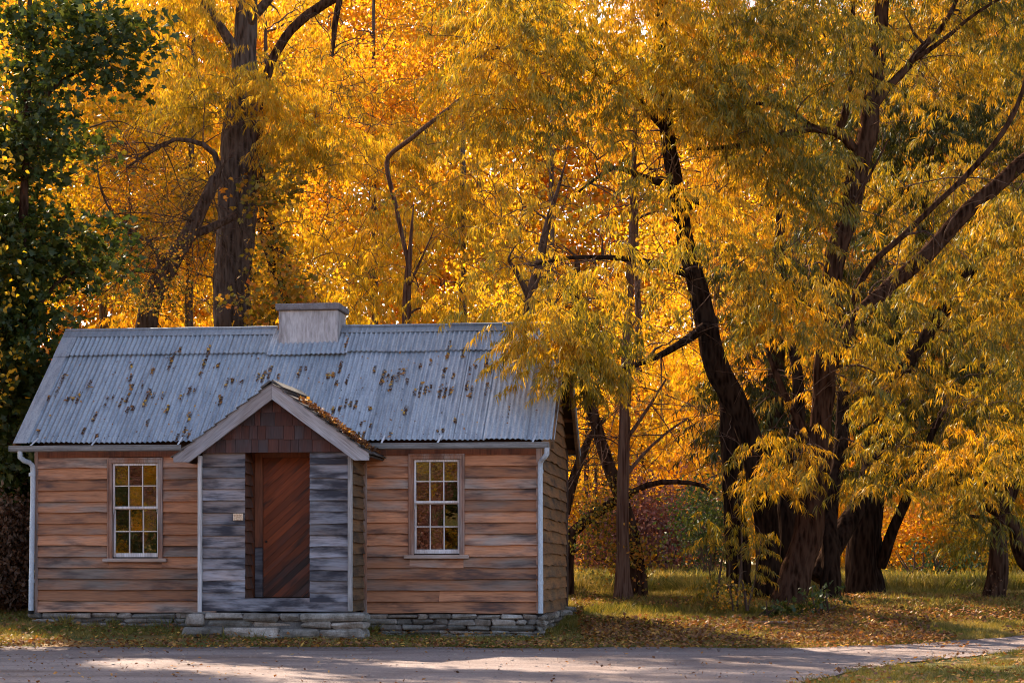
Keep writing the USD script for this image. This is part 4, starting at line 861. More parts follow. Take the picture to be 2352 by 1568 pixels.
tree('willow_tree', 'crooked dark willow at the right edge above a red brown tuft',
    [[(2272, 1392, 34.5, 40), (2290, 1320, 34.5, 44), (2290, 1230, 34.5, 33), (2318, 1130, 34.5, 34), (2350, 1060, 34.4, 36), (2395, 930, 34.2, 32), (2450, 700, 34, 25), (2500, 400, 34, 15)],
     [(2460, 1400, 35.2, 50), (2400, 1330, 35.1, 46), (2350, 1270, 35, 42), (2325, 1200, 34.9, 30), (2250, 1150, 34.8, 18), (2200, 1110, 34.7, 12), (2180, 1040, 34.6, 6)],
     [(2310, 1190, 34.7, 17), (2270, 1110, 34.6, 12), (2220, 1070, 34.4, 8), (2150, 1060, 34.3, 5)],
     [(2300, 1210, 34.7, 12), (2240, 1185, 34.6, 8), (2180, 1190, 34.5, 4)]],
    [('willow', 'willow_leaf', regs(1.36, (2240, 2560, 500, 1000, 33.4, 36), (2200, 2500, 1000, 1080, 34.6, 36.5)), 15, .38, 1.05)],
    seed=4, extra=40)
# dark trees standing close behind the willows
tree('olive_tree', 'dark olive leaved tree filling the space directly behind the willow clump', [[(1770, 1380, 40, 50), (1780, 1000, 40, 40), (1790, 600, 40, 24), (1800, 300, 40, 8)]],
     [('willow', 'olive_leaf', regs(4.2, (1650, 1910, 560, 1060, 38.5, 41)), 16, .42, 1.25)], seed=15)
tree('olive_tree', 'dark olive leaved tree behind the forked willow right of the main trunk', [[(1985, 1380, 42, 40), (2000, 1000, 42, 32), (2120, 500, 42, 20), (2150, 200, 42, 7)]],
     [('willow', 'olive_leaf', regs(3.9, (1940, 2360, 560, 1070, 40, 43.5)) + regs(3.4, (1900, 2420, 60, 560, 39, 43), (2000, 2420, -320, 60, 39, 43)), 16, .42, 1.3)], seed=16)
# ---- trees behind the right end of the cottage
tree('cedar_tree', 'straight red brown trunk with stringy bark beside the right end of the cottage',
    [[(1434, 1388, 34, 44), (1430, 1340, 34, 32), (1430, 1200, 34, 27), (1432, 1050, 34, 25), (1437, 900, 34, 24), (1442, 760, 34, 20), (1452, 500, 34, 14), (1460, 200, 34, 7)],
     [(1438, 1010, 34, 11), (1480, 950, 33.8, 8), (1530, 870, 33.6, 5)], [(1432, 1100, 34, 10), (1500, 1020, 34.2, 7), (1580, 960, 34.4, 4)]],
    [('willow', 'willow_leaf', regs(2.48, (1340, 1560, 250, 700, 33.4, 35)), 15, .38, 1.0)], barkm='red_bark', seed=5, extra=40)
tree('willow_tree', 'leaning dark trunk wrapped in leaves behind the red brown trunk',
    [[(1466, 1388, 34.8, 42), (1458, 1280, 34.8, 36), (1430, 1150, 34.8, 30), (1395, 1060, 34.8, 27), (1370, 980, 34.8, 25), (1350, 900, 34.8, 22), (1330, 800, 34.8, 18), (1325, 600, 34.8, 12)],
     [(1436, 1148, 34.8, 15), (1480, 1116, 34.6, 14), (1530, 1106, 34.5, 12), (1600, 1110, 34.3, 10), (1645, 1135, 34.2, 6)],
     [(1425, 1150, 34.9, 24), (1390, 1165, 35, 22), (1350, 1192, 35, 22), (1310, 1232, 35, 26), (1300, 1390, 35.2, 34)],
     [(1298, 1180, 36, 24), (1312, 1120, 36, 22), (1330, 1060, 36, 20), (1350, 1010, 36, 15), (1390, 960, 36, 9)]],
    [('willow', 'willow_leaf', regs(3.41, (1290, 1420, 880, 960, 33.4, 34.6), (1300, 1400, 940, 1010, 34, 35)) + regs(1.86, (1260, 1450, 500, 880, 34, 36)), 10, .28, .95),
     ('ovate', 'mixed_leaf', [(1350, 1480, 950, 1385, 34.3, 34.6, 16, .4)], 5, .22, .8)], seed=6, extra=60)
tree('willow_tree', 'brown forked trunk rising behind the right end of the roof ridge',
    [[(1200, 1390, 37, 38), (1205, 900, 37, 29), (1215, 700, 37, 23), (1240, 600, 37, 20), (1258, 510, 37, 14), (1280, 440, 37, 8), (1300, 370, 37, 3)],
     [(1218, 690, 37, 18), (1195, 640, 36.8, 13), (1170, 600, 36.6, 8)]],
    [('willow', 'willow_leaf', regs(1.86, (1080, 1420, 200, 720, 36, 38)) + regs(6, (1150, 1340, 380, 620, 34.6, 36.2)), 15, .38, 1.05)], barkm='brown_bark', seed=7)
# ---- trees behind the left part of the cottage
tree('poplar_tree', 'tall thick furrowed grey trunk rising behind the cottage left of the chimney',
    [[(525, 1392, 38.5, 105), (528, 900, 38.5, 84), (534, 700, 38.5, 80), (545, 500, 38.5, 84), (548, 380, 38.5, 82), (553, 270, 38.5, 72), (560, 120, 38.5, 52), (572, -60, 38.5, 40), (590, -380, 38.5, 22)],
     [(560, 150, 38.5, 28), (480, 20, 38, 18), (400, -80, 37.6, 10)], [(566, 60, 38.5, 26), (650, -40, 38, 18), (740, -160, 37.8, 10)]],
    [('willow', 'gold_leaf', regs(2.33, (330, 820, -340, 60, 37, 40.5)) + regs(3.10, (420, 820, 40, 240, 36.8, 38.2), (590, 900, 200, 420, 37.5, 40)) + regs(3.6, (340, 860, -60, 120, 36.8, 38), (440, 690, 110, 235, 37, 38.1), (640, 820, 100, 330, 37, 38.4)) + regs(3.0, (-60, 480, -520, -60, 36, 40)) + regs(4, (300, 520, -60, 120, 39, 41)), 16, .40, 1.05)], barkm='grey_bark', seed=8)
tree('old_tree', 'broken leaning brown tree with an arching bare limb left of the thick grey trunk',
    [[(300, 1392, 37, 60), (335, 800, 37, 48), (355, 680, 37, 46), (385, 610, 37, 42), (430, 540, 37, 34), (468, 470, 37, 28), (496, 408, 37, 26)],
     [(494, 415, 37, 22), (503, 385, 37, 15), (490, 352, 36.9, 14), (450, 326, 36.8, 12), (410, 320, 36.7, 10), (355, 345, 36.6, 8), (290, 385, 36.5, 5)],
     [(425, 548, 37, 24), (470, 528, 37.2, 20), (515, 508, 37.4, 18), (540, 495, 37.6, 16)],
     [(372, 640, 37, 16), (360, 575, 36.8, 12), (300, 530, 36.6, 9), (250, 480, 36.5, 6), (225, 400, 36.4, 4)],
     [(375, 630, 37, 14), (330, 620, 36.7, 10), (270, 640, 36.5, 7)]],
    [('tiny', 'dry_leaf', regs(5.27, (210, 490, 310, 470, 36, 37), (230, 440, 440, 600, 36.2, 37)), 3, .25, .9), ('ovate', 'mixed_leaf', regs(2.48, (180, 480, 560, 740, 35.8, 37), (300, 480, 640, 750, 35, 36)), 8, .3, .75)],
    barkm='brown_bark', seed=9, extra=170)
tree('maple_tree', 'leaning dark trunk behind the chimney with small yellow and rusty leaves',
    [[(730, 1392, 39.5, 74), (705, 900, 39.5, 58), (690, 740, 39.5, 54), (658, 650, 39.5, 50), (630, 580, 39.5, 44), (603, 480, 39.5, 32), (590, 380, 39.5, 24), (585, 220, 39.5, 14)]],
    [('ovate', 'amber_leaf', regs(3.10, (600, 1060, 440, 650, 37.6, 40)), 11, .33, .95), ('maple', 'mixed_leaf', regs(2.4, (590, 720, 370, 520, 36.8, 37.8), (440, 690, 540, 720, 36.4, 37.4), (830, 1010, 440, 500, 37, 38)), 8, .3, .8),
     ('willow', 'gold_leaf', regs(3.10, (700, 900, 580, 740, 37, 38.4)), 11, .34, .95)], seed=10)
tree('willow_tree', 'dark crooked trunk crossing the top of the picture high above the chimney',
    [[(552, 1392, 43, 46), (556, 900, 43, 34), (562, 500, 43, 26), (590, 320, 43, 22), (615, 170, 43, 20), (658, 82, 43, 20), (700, 40, 43, 20), (738, 14, 43, 21), (780, -16, 43, 20), (800, -180, 43, 15), (806, -380, 43, 7)],
     [(786, -30, 43, 14), (776, 20, 42.9, 15), (768, 75, 42.8, 12), (764, 130, 42.7, 5)]],
    [('willow', 'gold_leaf', regs(2.33, (760, 1180, -340, 60, 39.6, 43.5)) + regs(3.56, (820, 1120, 40, 330, 38.6, 42.5), (880, 1120, 330, 480, 38.6, 41)) + regs(6, (730, 880, 110, 440, 38.8, 40.6), (750, 870, 420, 700, 38.8, 40.6), (740, 880, 60, 620, 41, 44.5), (720, 880, 60, 330, 39, 42)) + regs(3, (700, 900, 420, 560, 39.5, 41)), 16, .40, 1.1)], barkm='dark_bark', seed=11)
tree('willow_tree', 'thin pale trunk standing behind the roof right of the chimney',
    [[(936, 1392, 41, 30), (935, 900, 41, 24), (936, 700, 41, 19), (940, 600, 41, 12), (950, 470, 41, 2)], [(938, 660, 41, 8), (970, 590, 40.6, 5), (1000, 520, 40.3, 2)], [(939, 610, 41, 10), (908, 470, 41, 10), (888, 372, 41, 11), (950, 314, 40.4, 11), (1030, 250, 40, 8), (1100, 190, 39.6, 4)]],
    [('willow', 'gold_leaf', regs(3.41, (900, 1130, 560, 740, 39, 41)) + regs(2.48, (1000, 1180, 420, 600, 38.6, 40.6)), 11, .34, 1.0)], barkm='red_bark', seed=12)
# ---- the green tree on the left
tree('maple_tree', 'dark green broad leaved tree at the left edge beside the cottage',
    [[(20, 1395, 32.6, 46), (28, 1150, 32.6, 34), (42, 900, 32.8, 30), (50, 600, 33, 22), (60, 300, 33.4, 16), (70, -50, 34, 9)],
     [(45, 800, 32.9, 16), (120, 660, 33, 10), (220, 600, 33.2, 6)], [(60, 300, 33.4, 12), (150, 180, 33.8, 8), (260, 140, 34, 5)], [(35, 1000, 32.7, 14), (-30, 850, 32.6, 9)]],
    [('maple', 'green_leaf', regs(4.4, (-60, 112, 430, 800, 31.8, 34)) + regs(5.2, (-60, 140, 800, 1180, 31.6, 33.6)) + regs(1.2, (-40, 110, -20, 340, 33, 35)) + regs(5, (0, 120, 230, 460, 32.6, 34)) + regs(2.7, (90, 320, -30, 250, 33, 35), (180, 330, 250, 370, 33.2, 34.4)) +
        regs(3.72, (120, 260, 540, 640, 32.6, 33.6), (-60, 90, 1150, 1240, 31.6, 33)), 8, .27, 1.0)], seed=13, floor=1.0)
tree('dry_shrub', 'withered brown shrub at the left end of the cottage beside the downpipe',
    [[(20, 1412, 31, 10), (25, 1330, 31, 7), (40, 1230, 31, 4)], [(15, 1410, 31, 8), (-10, 1320, 31, 5), (-20, 1220, 31, 3)], [(25, 1410, 31, 8), (55, 1340, 31, 5), (62, 1260, 31, 3)]],
    [('ovate', 'dry_leaf', regs(24, (-30, 62, 1170, 1400, 30.6, 31.6)), 6, .16, 1.0)], barkm='twig_bark', cat='shrub', seed=14, floor=.1)

BGL = ['golden tree in the far left corner behind the green maple', 'golden tree directly behind the dark green maple crown', 'orange tree behind the broken leaning tree', 'golden tree just left of the thick grey trunk, far behind', 'golden tree between the thick grey trunk and the chimney, far behind',
       'orange tree far behind the chimney right side', 'golden tree far behind the roof right of the thin pale trunk', 'golden tree behind the right end of the roof ridge', 'orange tree seen past the straight red brown trunk', 'golden tree seen in the gap left of the leaning willow',
       'orange tree far back behind the main willow trunk', 'golden tree across the field right of the main willow trunk', 'orange tree across the field behind the orange shrub', 'golden tree across the field behind the crooked right willow', 'golden tree across the field at the right edge']
# trees just outside the left edge, whose shade lies over the road
tree('golden_tree', 'golden tree standing just outside the left edge of the view', [[(-420, 1395, 36, 60), (-410, 900, 36, 50), (-400, 300, 36, 30), (-390, -100, 36, 8)]], [('ovate', 'gold_leaf', regs(2.6, (-640, -230, 0, 950, 34.5, 38)), 16, .45, 1.3)], barkm='grey_bark', seed=20)
tree('golden_tree', 'golden tree further out beyond the left edge of the view', [[(-780, 1395, 34, 60), (-770, 900, 34, 50), (-760, 300, 34, 30), (-750, -50, 34, 8)]], [('ovate', 'gold_leaf', regs(2.4, (-980, -560, 0, 950, 32.5, 36)), 16, .45, 1.3)], barkm='grey_bark', seed=21)
tree('golden_tree', 'yellow tree close outside the left edge beside the green maple', [[(-230, 1410, 30.5, 50), (-225, 900, 30.5, 40), (-220, 300, 30.5, 22), (-215, 0, 30.5, 6)]], [('ovate', 'gold_leaf', regs(3.4, (-420, -95, 60, 900, 28.6, 32.5)), 16, .42, 1.2)], barkm='grey_bark', seed=22)

# ---- the golden wood further back
bgspec = [(-180, 50, 'gold_leaf'), (60, 47, 'gold_leaf'), (250, 53, 'amber_leaf'), (420, 48, 'gold_leaf'), (640, 51, 'gold_leaf'), (860, 55, 'amber_leaf'), (1060, 52, 'gold_leaf'), (1260, 58, 'gold_leaf'), (1480, 62, 'amber_leaf'), (1640, 66, 'gold_leaf'),
          (1830, 58, 'amber_leaf'), (2050, 64, 'gold_leaf'), (2240, 58, 'amber_leaf'), (2440, 60, 'gold_leaf'), (2640, 62, 'gold_leaf')]
rb = random.Random(77)
for i, (px, Y, lm) in enumerate(bgspec):
    wdt = 28 * 50 / Y; low = 700 if px < 1250 else 1180
    a = rb.uniform(-25, 25)
    right = px > 1250
    tree('golden_tree', BGL[i],
        [[(px, 1330, Y, wdt), (px + a * .5, 1000, Y, wdt * .8), (px + a, 600, Y, wdt * .55), (px + a * 1.5, 100, Y, wdt * .3), (px + a * 2, -250, Y, 5)]],
        [('ovate' if i % 2 else 'willow', lm, regs(1.3, (px - 190, px + 190, -260 if not right else -300, low, Y - 2.2, Y + 2.2)) + ([] if not right else regs(1.2, (px - 190, px + 190, 1000, 1230, Y - 2, Y + 2))), 26, .62, 1.4 if i % 2 else 1.5)],
        barkm='grey_bark', group='golden trees behind the cottage' if not right else 'golden trees across the field', seed=30 + i, twigs=True)

# far wood closing the view: nobody could count its trees
n = 20000
px_, py_, Y_ = rng.uniform(-250, 2650, n), rng.uniform(-420, 1300, n), rng.uniform(98, 114, n)
p = np.stack([(px_ - CX) / FP * Y_, Y_, ZC + (HOR - py_) / FP * Y_], 1)
top = np.where(px_ < 1350, 29, 26) + 7 * meshkit.fbm(p * [.12, 0, 0], 3, 4); p = p[(p[:, 2] < top) & (p[:, 2] > ground(p[:, 0], p[:, 1]) + .3)]; n = len(p)
tag(scatter('far_wood', None, 'ovate', 'amber_leaf', p, rng.uniform(0, 6.28, n), 3.9 * rng.uniform(.8, 1.3, n), rng.normal(0, .5, n)), 'far golden wood closing the view behind the field', 'wood', kind='stuff')
# ------------------------------------------------------------------ shrubs and plants
def shrub(name, label, px, py, Y, stems, hpx, spread, kind, material, regions, per, rad, scale, seed, group=None, cat='shrub'):
    r = random.Random(seed); L = []
    for k in range(stems):
        a = px + r.uniform(-spread, spread); b = a + r.uniform(-spread, spread) * .8; w = r.uniform(2, 4.5); yy = Y + r.uniform(-.5, .5)
        L.append([(a, py, yy, w * 1.4), ((a + b) / 2 + r.uniform(-6, 6), py - hpx * .5, yy, w), (b, py - hpx * r.uniform(.8, 1.05), yy, 1.2)])
    return tree(name, label, L, [(kind, material, regions, per, rad, scale)], barkm='brown_bark', cat=cat, seed=seed, floor=.1)
shrub('red_shrub', 'dense maroon shrub of upright stems behind the straight red brown trunk', 1500, 1318, 56, 34, 150, 100, 'tiny', 'maroon_leaf', regs(14, (1395, 1610, 1180, 1312, 54.5, 57), (1450, 1590, 1140, 1190, 55, 57)), 10, .4, 2.4, 101)
shrub('red_shrub', 'smaller rusty shrub left of the dense maroon shrub', 1395, 1318, 60, 14, 110, 30, 'tiny', 'maroon_leaf', regs(12, (1350, 1430, 1190, 1312, 59, 61)), 8, .4, 2.4, 102)
shrub('orange_shrub', 'bright orange shrub across the field between the forked willow and the right edge', 2150, 1312, 52, 12, 110, 70, 'ovate', 'amber_leaf', regs(9, (2040, 2260, 1190, 1300, 50.5, 53)), 12, .4, 1.3, 103)
shrub('orange_shrub', 'golden shrub just right of the bright orange shrub', 2300, 1316, 50, 9, 90, 50, 'ovate', 'gold_leaf', regs(8, (2230, 2380, 1210, 1305, 49, 51)), 11, .4, 1.2, 104)
shrub('dark_shrub', 'low dark green shrub at the end of the field beneath the orange shrub', 2110, 1316, 47, 8, 50, 60, 'ovate', 'green_leaf', regs(9, (2040, 2190, 1268, 1312, 46, 48)), 11, .35, 1.2, 105)
shrub('dark_shrub', 'dark green shrub between the maroon shrub and the willow clump', 1625, 1318, 50, 8, 130, 22, 'ovate', 'green_leaf', regs(9, (1585, 1660, 1130, 1300, 49, 51)), 11, .4, 1.2, 106)
shrub('green_shrub', 'yellow green shrub seen beyond the right end of the cottage', 1345, 1322, 62, 8, 120, 30, 'ovate', 'mixed_leaf', regs(9, (1300, 1400, 1170, 1300, 61, 63)), 11, .45, 1.5, 107)
shrub('willow_sapling', 'young willow shoots with drooping golden leaves left of the willow clump', 1680, 1395, 33, 7, 190, 45, 'willow', 'willow_leaf', regs(9, (1640, 1728, 1180, 1330, 32.3, 33.2), (1620, 1680, 1330, 1380, 32.4, 33)), 5, .18, .8, 108)
shrub('leafy_plant', 'low green leafy plants spread at the foot of the main willow', 1800, 1425, 31.6, 10, 45, 80, 'maple', 'green_leaf', regs(20, (1730, 1900, 1398, 1432, 31.0, 31.8)), 3, .10, .6, 109, cat='plant')
shrub('leafy_plant', 'upright green plant against the right side of the willow clump', 1880, 1415, 31.8, 5, 70, 25, 'maple', 'green_leaf', regs(18, (1855, 1915, 1365, 1410, 31.6, 32)), 3, .10, .6, 110, cat='plant')
shrub('leafy_plant', 'bushy plant left of the leafy plants at the willow foot', 1700, 1402, 32, 5, 70, 25, 'ovate', 'mixed_leaf', regs(14, (1660, 1730, 1350, 1400, 31.8, 32.3)), 3, .12, .7, 111, cat='plant')
shrub('fern_tuft', 'red brown dead tuft at the foot of the crooked right willow', 2240, 1392, 34, 10, 20, 35, 'tiny', 'dry_leaf', regs(30, (2195, 2285, 1370, 1394, 33.7, 34.2)), 7, .1, 1.1, 112, cat='plant')
shrub('fern_tuft', 'brown dead growth around the foot of the straight red brown trunk', 1455, 1392, 33.8, 8, 25, 35, 'tiny', 'dry_leaf', regs(24, (1415, 1500, 1365, 1394, 33.5, 34)), 6, .1, 1.1, 113, cat='plant')
# slender far trunks and a fallen log
for a, w, lab in ((1350, 15, 'slender pale grey trunk far beyond the right end of the cottage'), (1372, 11, 'thinner grey trunk right beside the slender pale grey trunk')):
    tree('grey_trunk', lab, [[(a, 1316, 58, w), (a - 2, 1200, 58, w * .8), (a - 3, 1100, 58, w * .7), (a + 6, 800, 58, w * .4)]], [('ovate', 'gold_leaf', regs(1.2, (a - 60, a + 60, 900, 1090, 57, 59)), 10, .5, 1.5)], barkm='grey_bark', seed=120 + a)
a, b = G(1475, 1383), G(1640, 1380)
lg = thing('fallen_branch', 'pale bare branch lying in the grass right of the straight red brown trunk', 'branch', loc=a)
obj('stem', tube(smooth_path([[0, 0, .05], [.5, .1, .07], [1.0, .0, .05]] * np.array([b[0] - a[0], 1, 1]) , 10), np.linspace(.045, .02, 10), 7, .2, 3), 'grey_bark', lg, smooth=True)
c = G(1790, 1440); lg = thing('fallen_branch', 'dark stick lying in the leaf litter before the willow clump', 'branch', loc=c)
obj('stem', tube(smooth_path([[-.55, -.05, .04], [0, .0, .07], [.5, .06, .05]], 10), np.linspace(.035, .015, 10), 7, .2, 4), 'twig_bark', lg, smooth=True)

# ------------------------------------------------------------------ grass and fallen leaves
def sow(n, x0, x1, y0, y1, keep=None, power=1.0):
    y = y0 + (y1 - y0) * rng.random(n) ** power; x = rng.uniform(x0, x1, n); k = np.ones(n, bool)
    l = (x - .0) / y
    k &= (l > -.29) & (l < .29)
    if keep is not None: k &= keep(x, y)
    x, y = x[k], y[k]; return np.stack([x, y, ground(x, y)], 1)
def off_cottage(x, y):
    p = np.stack([x, y], -1) - CO; u, v = p @ EX, p @ EY
    return ~((u > -.1) & (u < CW + .1) & (v > -.12) & (v < CD + .1)) & ~((u > fs(424, 1420)[0]) & (u < fs(836, 1420)[0]) & (v > YS - .06) & (v < 0))
patchy = lambda x, y, a, s=.7, seed=12: meshkit.fbm(np.stack([x * s, y * s, x * 0], -1), 3, seed) > a
verge = sow(15500, -9, 9.5, 26.0, 31.5, lambda x, y: off_cottage(x, y) & ~in_road(x, y, .0) & patchy(x, y, .36))
n = len(verge); tag(scatter('verge_grass', None, 'grass', 'grass_blade', verge, rng.uniform(0, 6.28, n), rng.uniform(.35, .8, n), rng.normal(0, .15, n)), 'short worn grass along the front of the cottage', 'grass', kind='stuff')
field = np.vstack([sow(16000, .8, 11, 30, 42, lambda x, y: off_cottage(x, y) & patchy(x, y, .38) & ~in_road(x, y, .1)), sow(9000, .8, 22, 42, 76, None)])
n = len(field); sc_ = rng.uniform(.8, 1.4, n) * np.where(field[:, 1] > 38, 2.0, 1.0) * np.where(field[:, 1] < 32, .6, 1)
tag(scatter('meadow_grass', None, 'grass', 'grass_blade', field, rng.uniform(0, 6.28, n), sc_, rng.normal(0, .15, n)), 'longer golden green grass of the meadow beyond the trees', 'grass', kind='stuff')
near = sow(9000, 1.5, 8, 15.5, 27, lambda x, y: ~in_road(x, y, .05) & (y < road_near(np.clip(x, -30, 30)) + .4) & patchy(x, y, .33))
n = len(near); tag(scatter('lawn_grass', None, 'grass', 'grass_blade', near, rng.uniform(0, 6.28, n), rng.uniform(.3, .7, n), rng.normal(0, .15, n)), 'short grass in the near right corner beside the road', 'grass', kind='stuff')
for px, py, s in ((385, 1437, 1.5), (400, 1440, 1.7), (372, 1441, 1.2), (415, 1441, 1.3), (826, 1440, 1.2), (842, 1448, 1.1), (150, 1432, 1.1), (258, 1436, 1.0), (520, 1462, .9), (590, 1466, .8)):
    pass
tu = np.array([G(px + rng.uniform(-9, 9), py + rng.uniform(-3, 3)) for px, py in ((390, 1440), (400, 1440), (374, 1441), (415, 1441), (850, 1458), (842, 1456), (150, 1438), (258, 1440), (520, 1466), (590, 1468), (1245, 1466), (1270, 1458)) for _ in range(7)])
n = len(tu); tag(scatter('grass_tuft', None, 'grass', 'grass_blade', tu, rng.uniform(0, 6.28, n), rng.uniform(.9, 1.6, n), rng.normal(0, .15, n)), 'taller grass tufts against the foundation stones', 'grass', kind='stuff')

def flat_leaves(p, nrm_, size, rng, tone, lift=.01, curl=.35):
    n = len(p); nv = np.broadcast_to(np.asarray(nrm_, float), (n, 3)) + rng.normal(0, curl, (n, 3)); nv /= np.linalg.norm(nv, axis=1, keepdims=True)
    d = np.cross(nv, rng.normal(size=(n, 3))); d /= np.linalg.norm(d, axis=1, keepdims=True); w = np.cross(nv, d); L = size[:, None]
    a = p + np.asarray(nrm_) * lift; wd = rng.uniform(.16, .42, (n, 1)) * L
    v = np.stack([a - d * L / 2, a - w * wd + nv * L * .12, a + w * wd + nv * L * .12, a + d * L / 2 + nv * L * .1], 1).reshape(-1, 3)
    f = (np.arange(n)[:, None, None] * 4 + np.array([[0, 2, 1], [1, 2, 3]])[None]).reshape(-1, 3)
    t = np.stack([tone, rng.uniform(.7, 1.15, n), rng.random(n)], 1)
    return v, f, np.repeat(t, 4, 0)
def litter(name, label, parts):
    v, f, t, o = [], [], [], 0
    for a, b, c in parts: v.append(a); f.append(b + o); t.append(c); o += len(a)
    tag(obj(name, trimesh.Trimesh(np.vstack(v), np.vstack(f), process=False), 'litter_leaf', None, np.vstack(t)), label, 'fallen leaves', kind='stuff')
UP = (0, 0, 1.0)
road_l = sow(5200, -8, 9, 14.5, 30, lambda x, y: in_road(x, y, 0) & ((patchy(x, y, .52, .5, 3)) | (rng.random(len(x)) < .22) | (y > road_far(np.clip(x, -30, 30)) - .55) | (y < road_near(np.clip(x, -30, 30)) + .9)))
edge = sow(17000, -8, 6, 25.6, 30, lambda x, y: off_cottage(x, y) & ((np.abs(y - road_far(np.clip(x, -30, 30))) < .55) | (rng.random(len(x)) < .3)))
under = sow(26000, 1.0, 10, 26.8, 36, lambda x, y: off_cottage(x, y) & (y > road_far(np.clip(x, -30, 30)) - .3) & (patchy(x, y, .36, .6, 6)))
nearl = sow(3600, 1.0, 8, 15.5, 27, lambda x, y: ~in_road(x, y, 0) & (y < road_near(np.clip(x, -30, 30)) + .5))
tone = lambda n, a, b: np.clip(rng.beta(1.4, 1.8, n) * (b - a) + a, 0, 1)
litter('fallen_leaves', 'fallen brown and yellow leaves scattered over the road and the ground under the willows',
    [flat_leaves(road_l + [0, 0, .014], UP, rng.uniform(.02, .06, len(road_l)), rng, tone(len(road_l), .0, .95)), flat_leaves(edge + np.c_[np.zeros((len(edge), 2)), rng.uniform(.02, .08, len(edge))], UP, rng.uniform(.03, .08, len(edge)), rng, tone(len(edge), .1, 1), .02),
     flat_leaves(under + np.c_[np.zeros((len(under), 2)), rng.uniform(.02, .10, len(under))], UP, rng.uniform(.035, .085, len(under)), rng, tone(len(under), .1, .9), .03, .5), flat_leaves(nearl + [0, 0, .02], UP, rng.uniform(.03, .08, len(nearl)), rng, tone(len(nearl), .2, 1), .05)])
# pebbles of the road
pb = sow(1500, -8, 9, 15, 29.5, lambda x, y: in_road(x, y, -.1)); ms = []
for q in pb:
    m = trimesh.creation.icosphere(0); r_ = rng.uniform(.006, .022); m.apply_scale([r_ * rng.uniform(.8, 1.5), r_, r_ * .6]); m.apply_translation(q + [0, 0, .014]); ms.append(m)
tag(obj('gravel_stones', join(ms), 'stone', None, (1.0, .95, .93)), 'loose pebbles scattered on the gravel road', 'gravel', kind='stuff')

# leaves caught in the roof's corrugations
def roof_hit(px, py):
    lo, hi = -.3, 2.0
    for _ in range(40):
        m = (lo + hi) / 2
        if FL(px, py, m)[1] > roof_z(m): lo = m
        else: hi = m
    return FL(px, py, lo)[0], (lo + .22) * math.hypot(SL, 1)
L1 = [(500,690,80),(455,780,140),(385,850,60),(510,858,30),(540,855,40),(570,850,40),(600,850,90),(700,740,80),(830,880,90),(885,840,60),(945,880,90),(1000,850,100),(1025,700,80),(1040,760,70),(1030,600,50),(1170,640,60),(1100,750,60),(1165,800,80),(1140,880,90),(1245,830,70),(1190,830,60),(1330,590,120),(1350,530,60),(1385,480,60),(1600,580,90),(1565,660,50),(1625,500,70),(1690,590,50),(1640,470,60),(1400,840,60),(1470,790,80),(1520,790,50),(1690,880,70),(1720,860,60),(1775,730,80),(1810,710,50),(1890,720,50),(2020,690,70),(2060,680,120),(2095,650,120),(2150,680,60),(1290,930,60),(1310,940,60),(1000,940,50),(1040,930,50),(750,1000,90),(1160,1040,60),(1480,1000,80),(1430,1110,90),(1460,1130,70),(1380,1150,70),(760,1140,50),(295,1120,50),(660,1100,60)]
L2 = [(850,600,70),(905,650,140),(940,660,60),(970,700,140),(1020,640,120),(1060,620,60),(1080,690,60),(1180,570,40),(1180,750,130),(1220,760,90),(1260,730,80),(1140,770,50),(1345,620,100),(1330,760,130),(1360,770,100),(1405,760,70),(1420,640,60),(1385,430,120),(1375,500,60),(1520,720,80),(1550,770,110),(1540,590,40),(1580,580,40),(1655,580,80),(1695,540,70),(1690,600,60),(1665,740,120),(1815,820,50),(1845,880,60),(1835,950,60),(1490,480,80),(600,580,100),(545,640,50),(565,700,60),(510,650,50),(300,620,100),(340,590,40),(640,850,80),(680,850,60),(715,860,80),(820,890,40),(760,1000,40),(830,1010,30),(1440,980,40),(1085,900,80),(650,680,70),(590,890,40),(630,400,80),(625,460,60),(1310,1050,30),(1335,1050,30),(1360,1050,30),(940,1080,50),(740,1085,60),(780,1085,50),(545,910,60),(1265,550,50)]
pts, tn, szs = [], [], []
for L, sx, ox in ((L1, 2.24, 0), (L2, 2.138, 900)):
    for u, v, ln in L:
        x, s = roof_hit((ox + u / sx) * .6638, (1000 + v / sx) * .6638); x = (round(x / .0762 - .5) + .5) * .0762
        ls = ln / sx * .6638 * .0066 * 1.45; k = int((5 + ls * 75) * rng.uniform(.7, 1.6))
        for _ in range(k):
            yel = rng.random() < .13
            ss = s + rng.uniform(-.5, .5) * ls; pts.append(on_roof(x + rng.normal(0, .010 if not yel else .022), ss, .002 + rng.uniform(0, .010) + (.012 if yel else 0) + (.02 if ss > s_lap - .02 else 0)))
            tn.append(rng.uniform(.5, 1.0) if yel else rng.uniform(0, .16)); szs.append(rng.uniform(.03, .075) if yel else rng.uniform(.018, .05))
for _ in range(260):
    pts.append(on_roof(rng.uniform(xl + .3, xr - .1), rng.uniform(.05, s_lap), .012)); tn.append(rng.uniform(0, .9)); szs.append(rng.uniform(.015, .05))
pts = L2W(np.array(pts)); nw = np.r_[EX * 0 + EY * nrm[1], nrm[2]]
roofl = flat_leaves(pts, nw, np.array(szs), rng, np.array(tn), .004)
q_, tn, szs = [], [], []
d = fr_ - peak; Ls = np.linalg.norm(d); d = d / Ls; nn = np.array([-d[1], d[0]]); nn = nn if nn[1] > 0 else -nn
for _ in range(950):
    s = rng.beta(1.6, 1.3) * (Ls - .35) + .32; w_ = peak + d * s + nn * (.035 + rng.random() * .05)
    q_.append((w_[0], yb + .02 + rng.random() ** 1.6 * .8, w_[1])); tn.append(rng.uniform(.0, .4) if rng.random() < .8 else rng.uniform(.6, 1)); szs.append(rng.uniform(.03, .08))
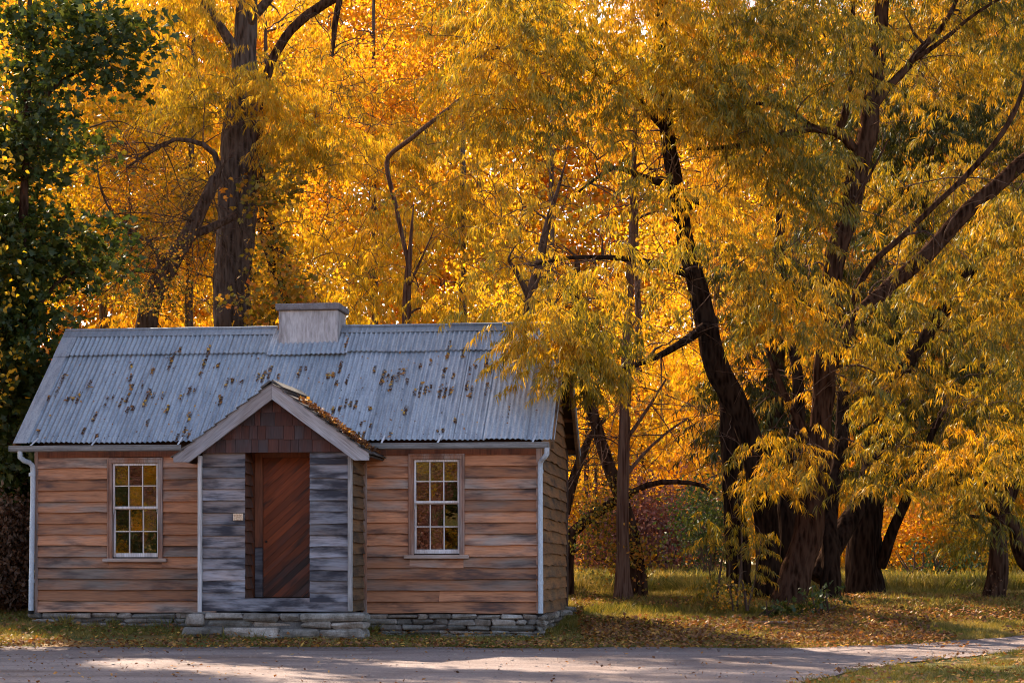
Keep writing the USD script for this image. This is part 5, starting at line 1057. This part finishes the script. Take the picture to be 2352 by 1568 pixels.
for _ in range(260):
    x = rng.uniform(xl, xr - .1)
    if gxa < x < gxb: continue
    q_.append((x, -.30 + rng.normal(0, .02), gz - .03 + rng.random() * .035)); tn.append(rng.uniform(0, .8)); szs.append(rng.uniform(.03, .06))
porchl = flat_leaves(L2W(np.array(q_)), (0, 0, 1.0), np.array(szs), rng, np.array(tn), .0, .8)
litter('roof_litter', 'brown and yellow leaves caught in the roof corrugations and on the porch roof', [roofl, porchl])

# ------------------------------------------------------------------ the slope behind the camera, seen in the window panes
hx, hy = np.linspace(-90, 90, 60), np.linspace(-95, -16, 40)
X, Y = np.meshgrid(hx, hy); hz = ground(X, Y) - .3 + 22 * ramp01(-Y, 20, 80) * (1 + .5 * (meshkit.fbm(np.stack([X * .05, Y * .05, X * 0], -1), 3, 2) - .5))
i = (np.arange(39)[:, None] * 60 + np.arange(59)[None]).ravel()
rough_stuff('tussock', [(.3, (.04, .032, .014)), (.45, (.11, .065, .025)), (.6, (.22, .13, .04)), (.72, (.30, .20, .06))], .6, 3, .6, .2)
tag(obj('hills', trimesh.Trimesh(np.stack([X, Y, hz], -1).reshape(-1, 3), np.vstack([np.stack([i, i + 1, i + 61], 1), np.stack([i, i + 61, i + 60], 1)]), process=False), 'tussock', None, smooth=True), 'tussock slope', 'hill', kind='structure')
src = ['/World/golden_tree_007', '/World/golden_tree_008', '/World/maple_tree_001', '/World/orange_shrub', '/World/red_shrub', '/World/dark_shrub', '/World/orange_shrub_001', '/World/green_shrub', '/World/dark_shrub_001']
for k in range(64):
    low_ = k % 4; s = src[3 + (k * 5 + k // 7) % 6] if low_ else src[(k // 4) % 3]
    y = rng.uniform(-32, -11); x = -44 + k * .72 + rng.uniform(-1.5, 1.5)
    zz = float(ground(x, y)) - .3 + 22 * float(ramp01(-y, 20, 80))
    o = UsdGeom.Xform.Define(stage, free('/World', 'slope_shrub' if low_ else 'slope_tree')); o.GetPrim().GetReferences().AddInternalReference(s); o.GetPrim().SetInstanceable(True)
    o.GetPrim().GetAttribute('xformOp:translate').Set(Gf.Vec3d(x, y, zz)); o.AddScaleOp().Set(Gf.Vec3f(*[float(rng.uniform(1.2, 2.4) if low_ else rng.uniform(.4, .6))] * 3))
    tag(o, 'shrub on the tussock slope behind the viewer' if low_ else 'tree on the tussock slope behind the viewer', 'shrub' if low_ else 'tree', 'shrubs reflected in the panes' if low_ else 'trees reflected in the panes')
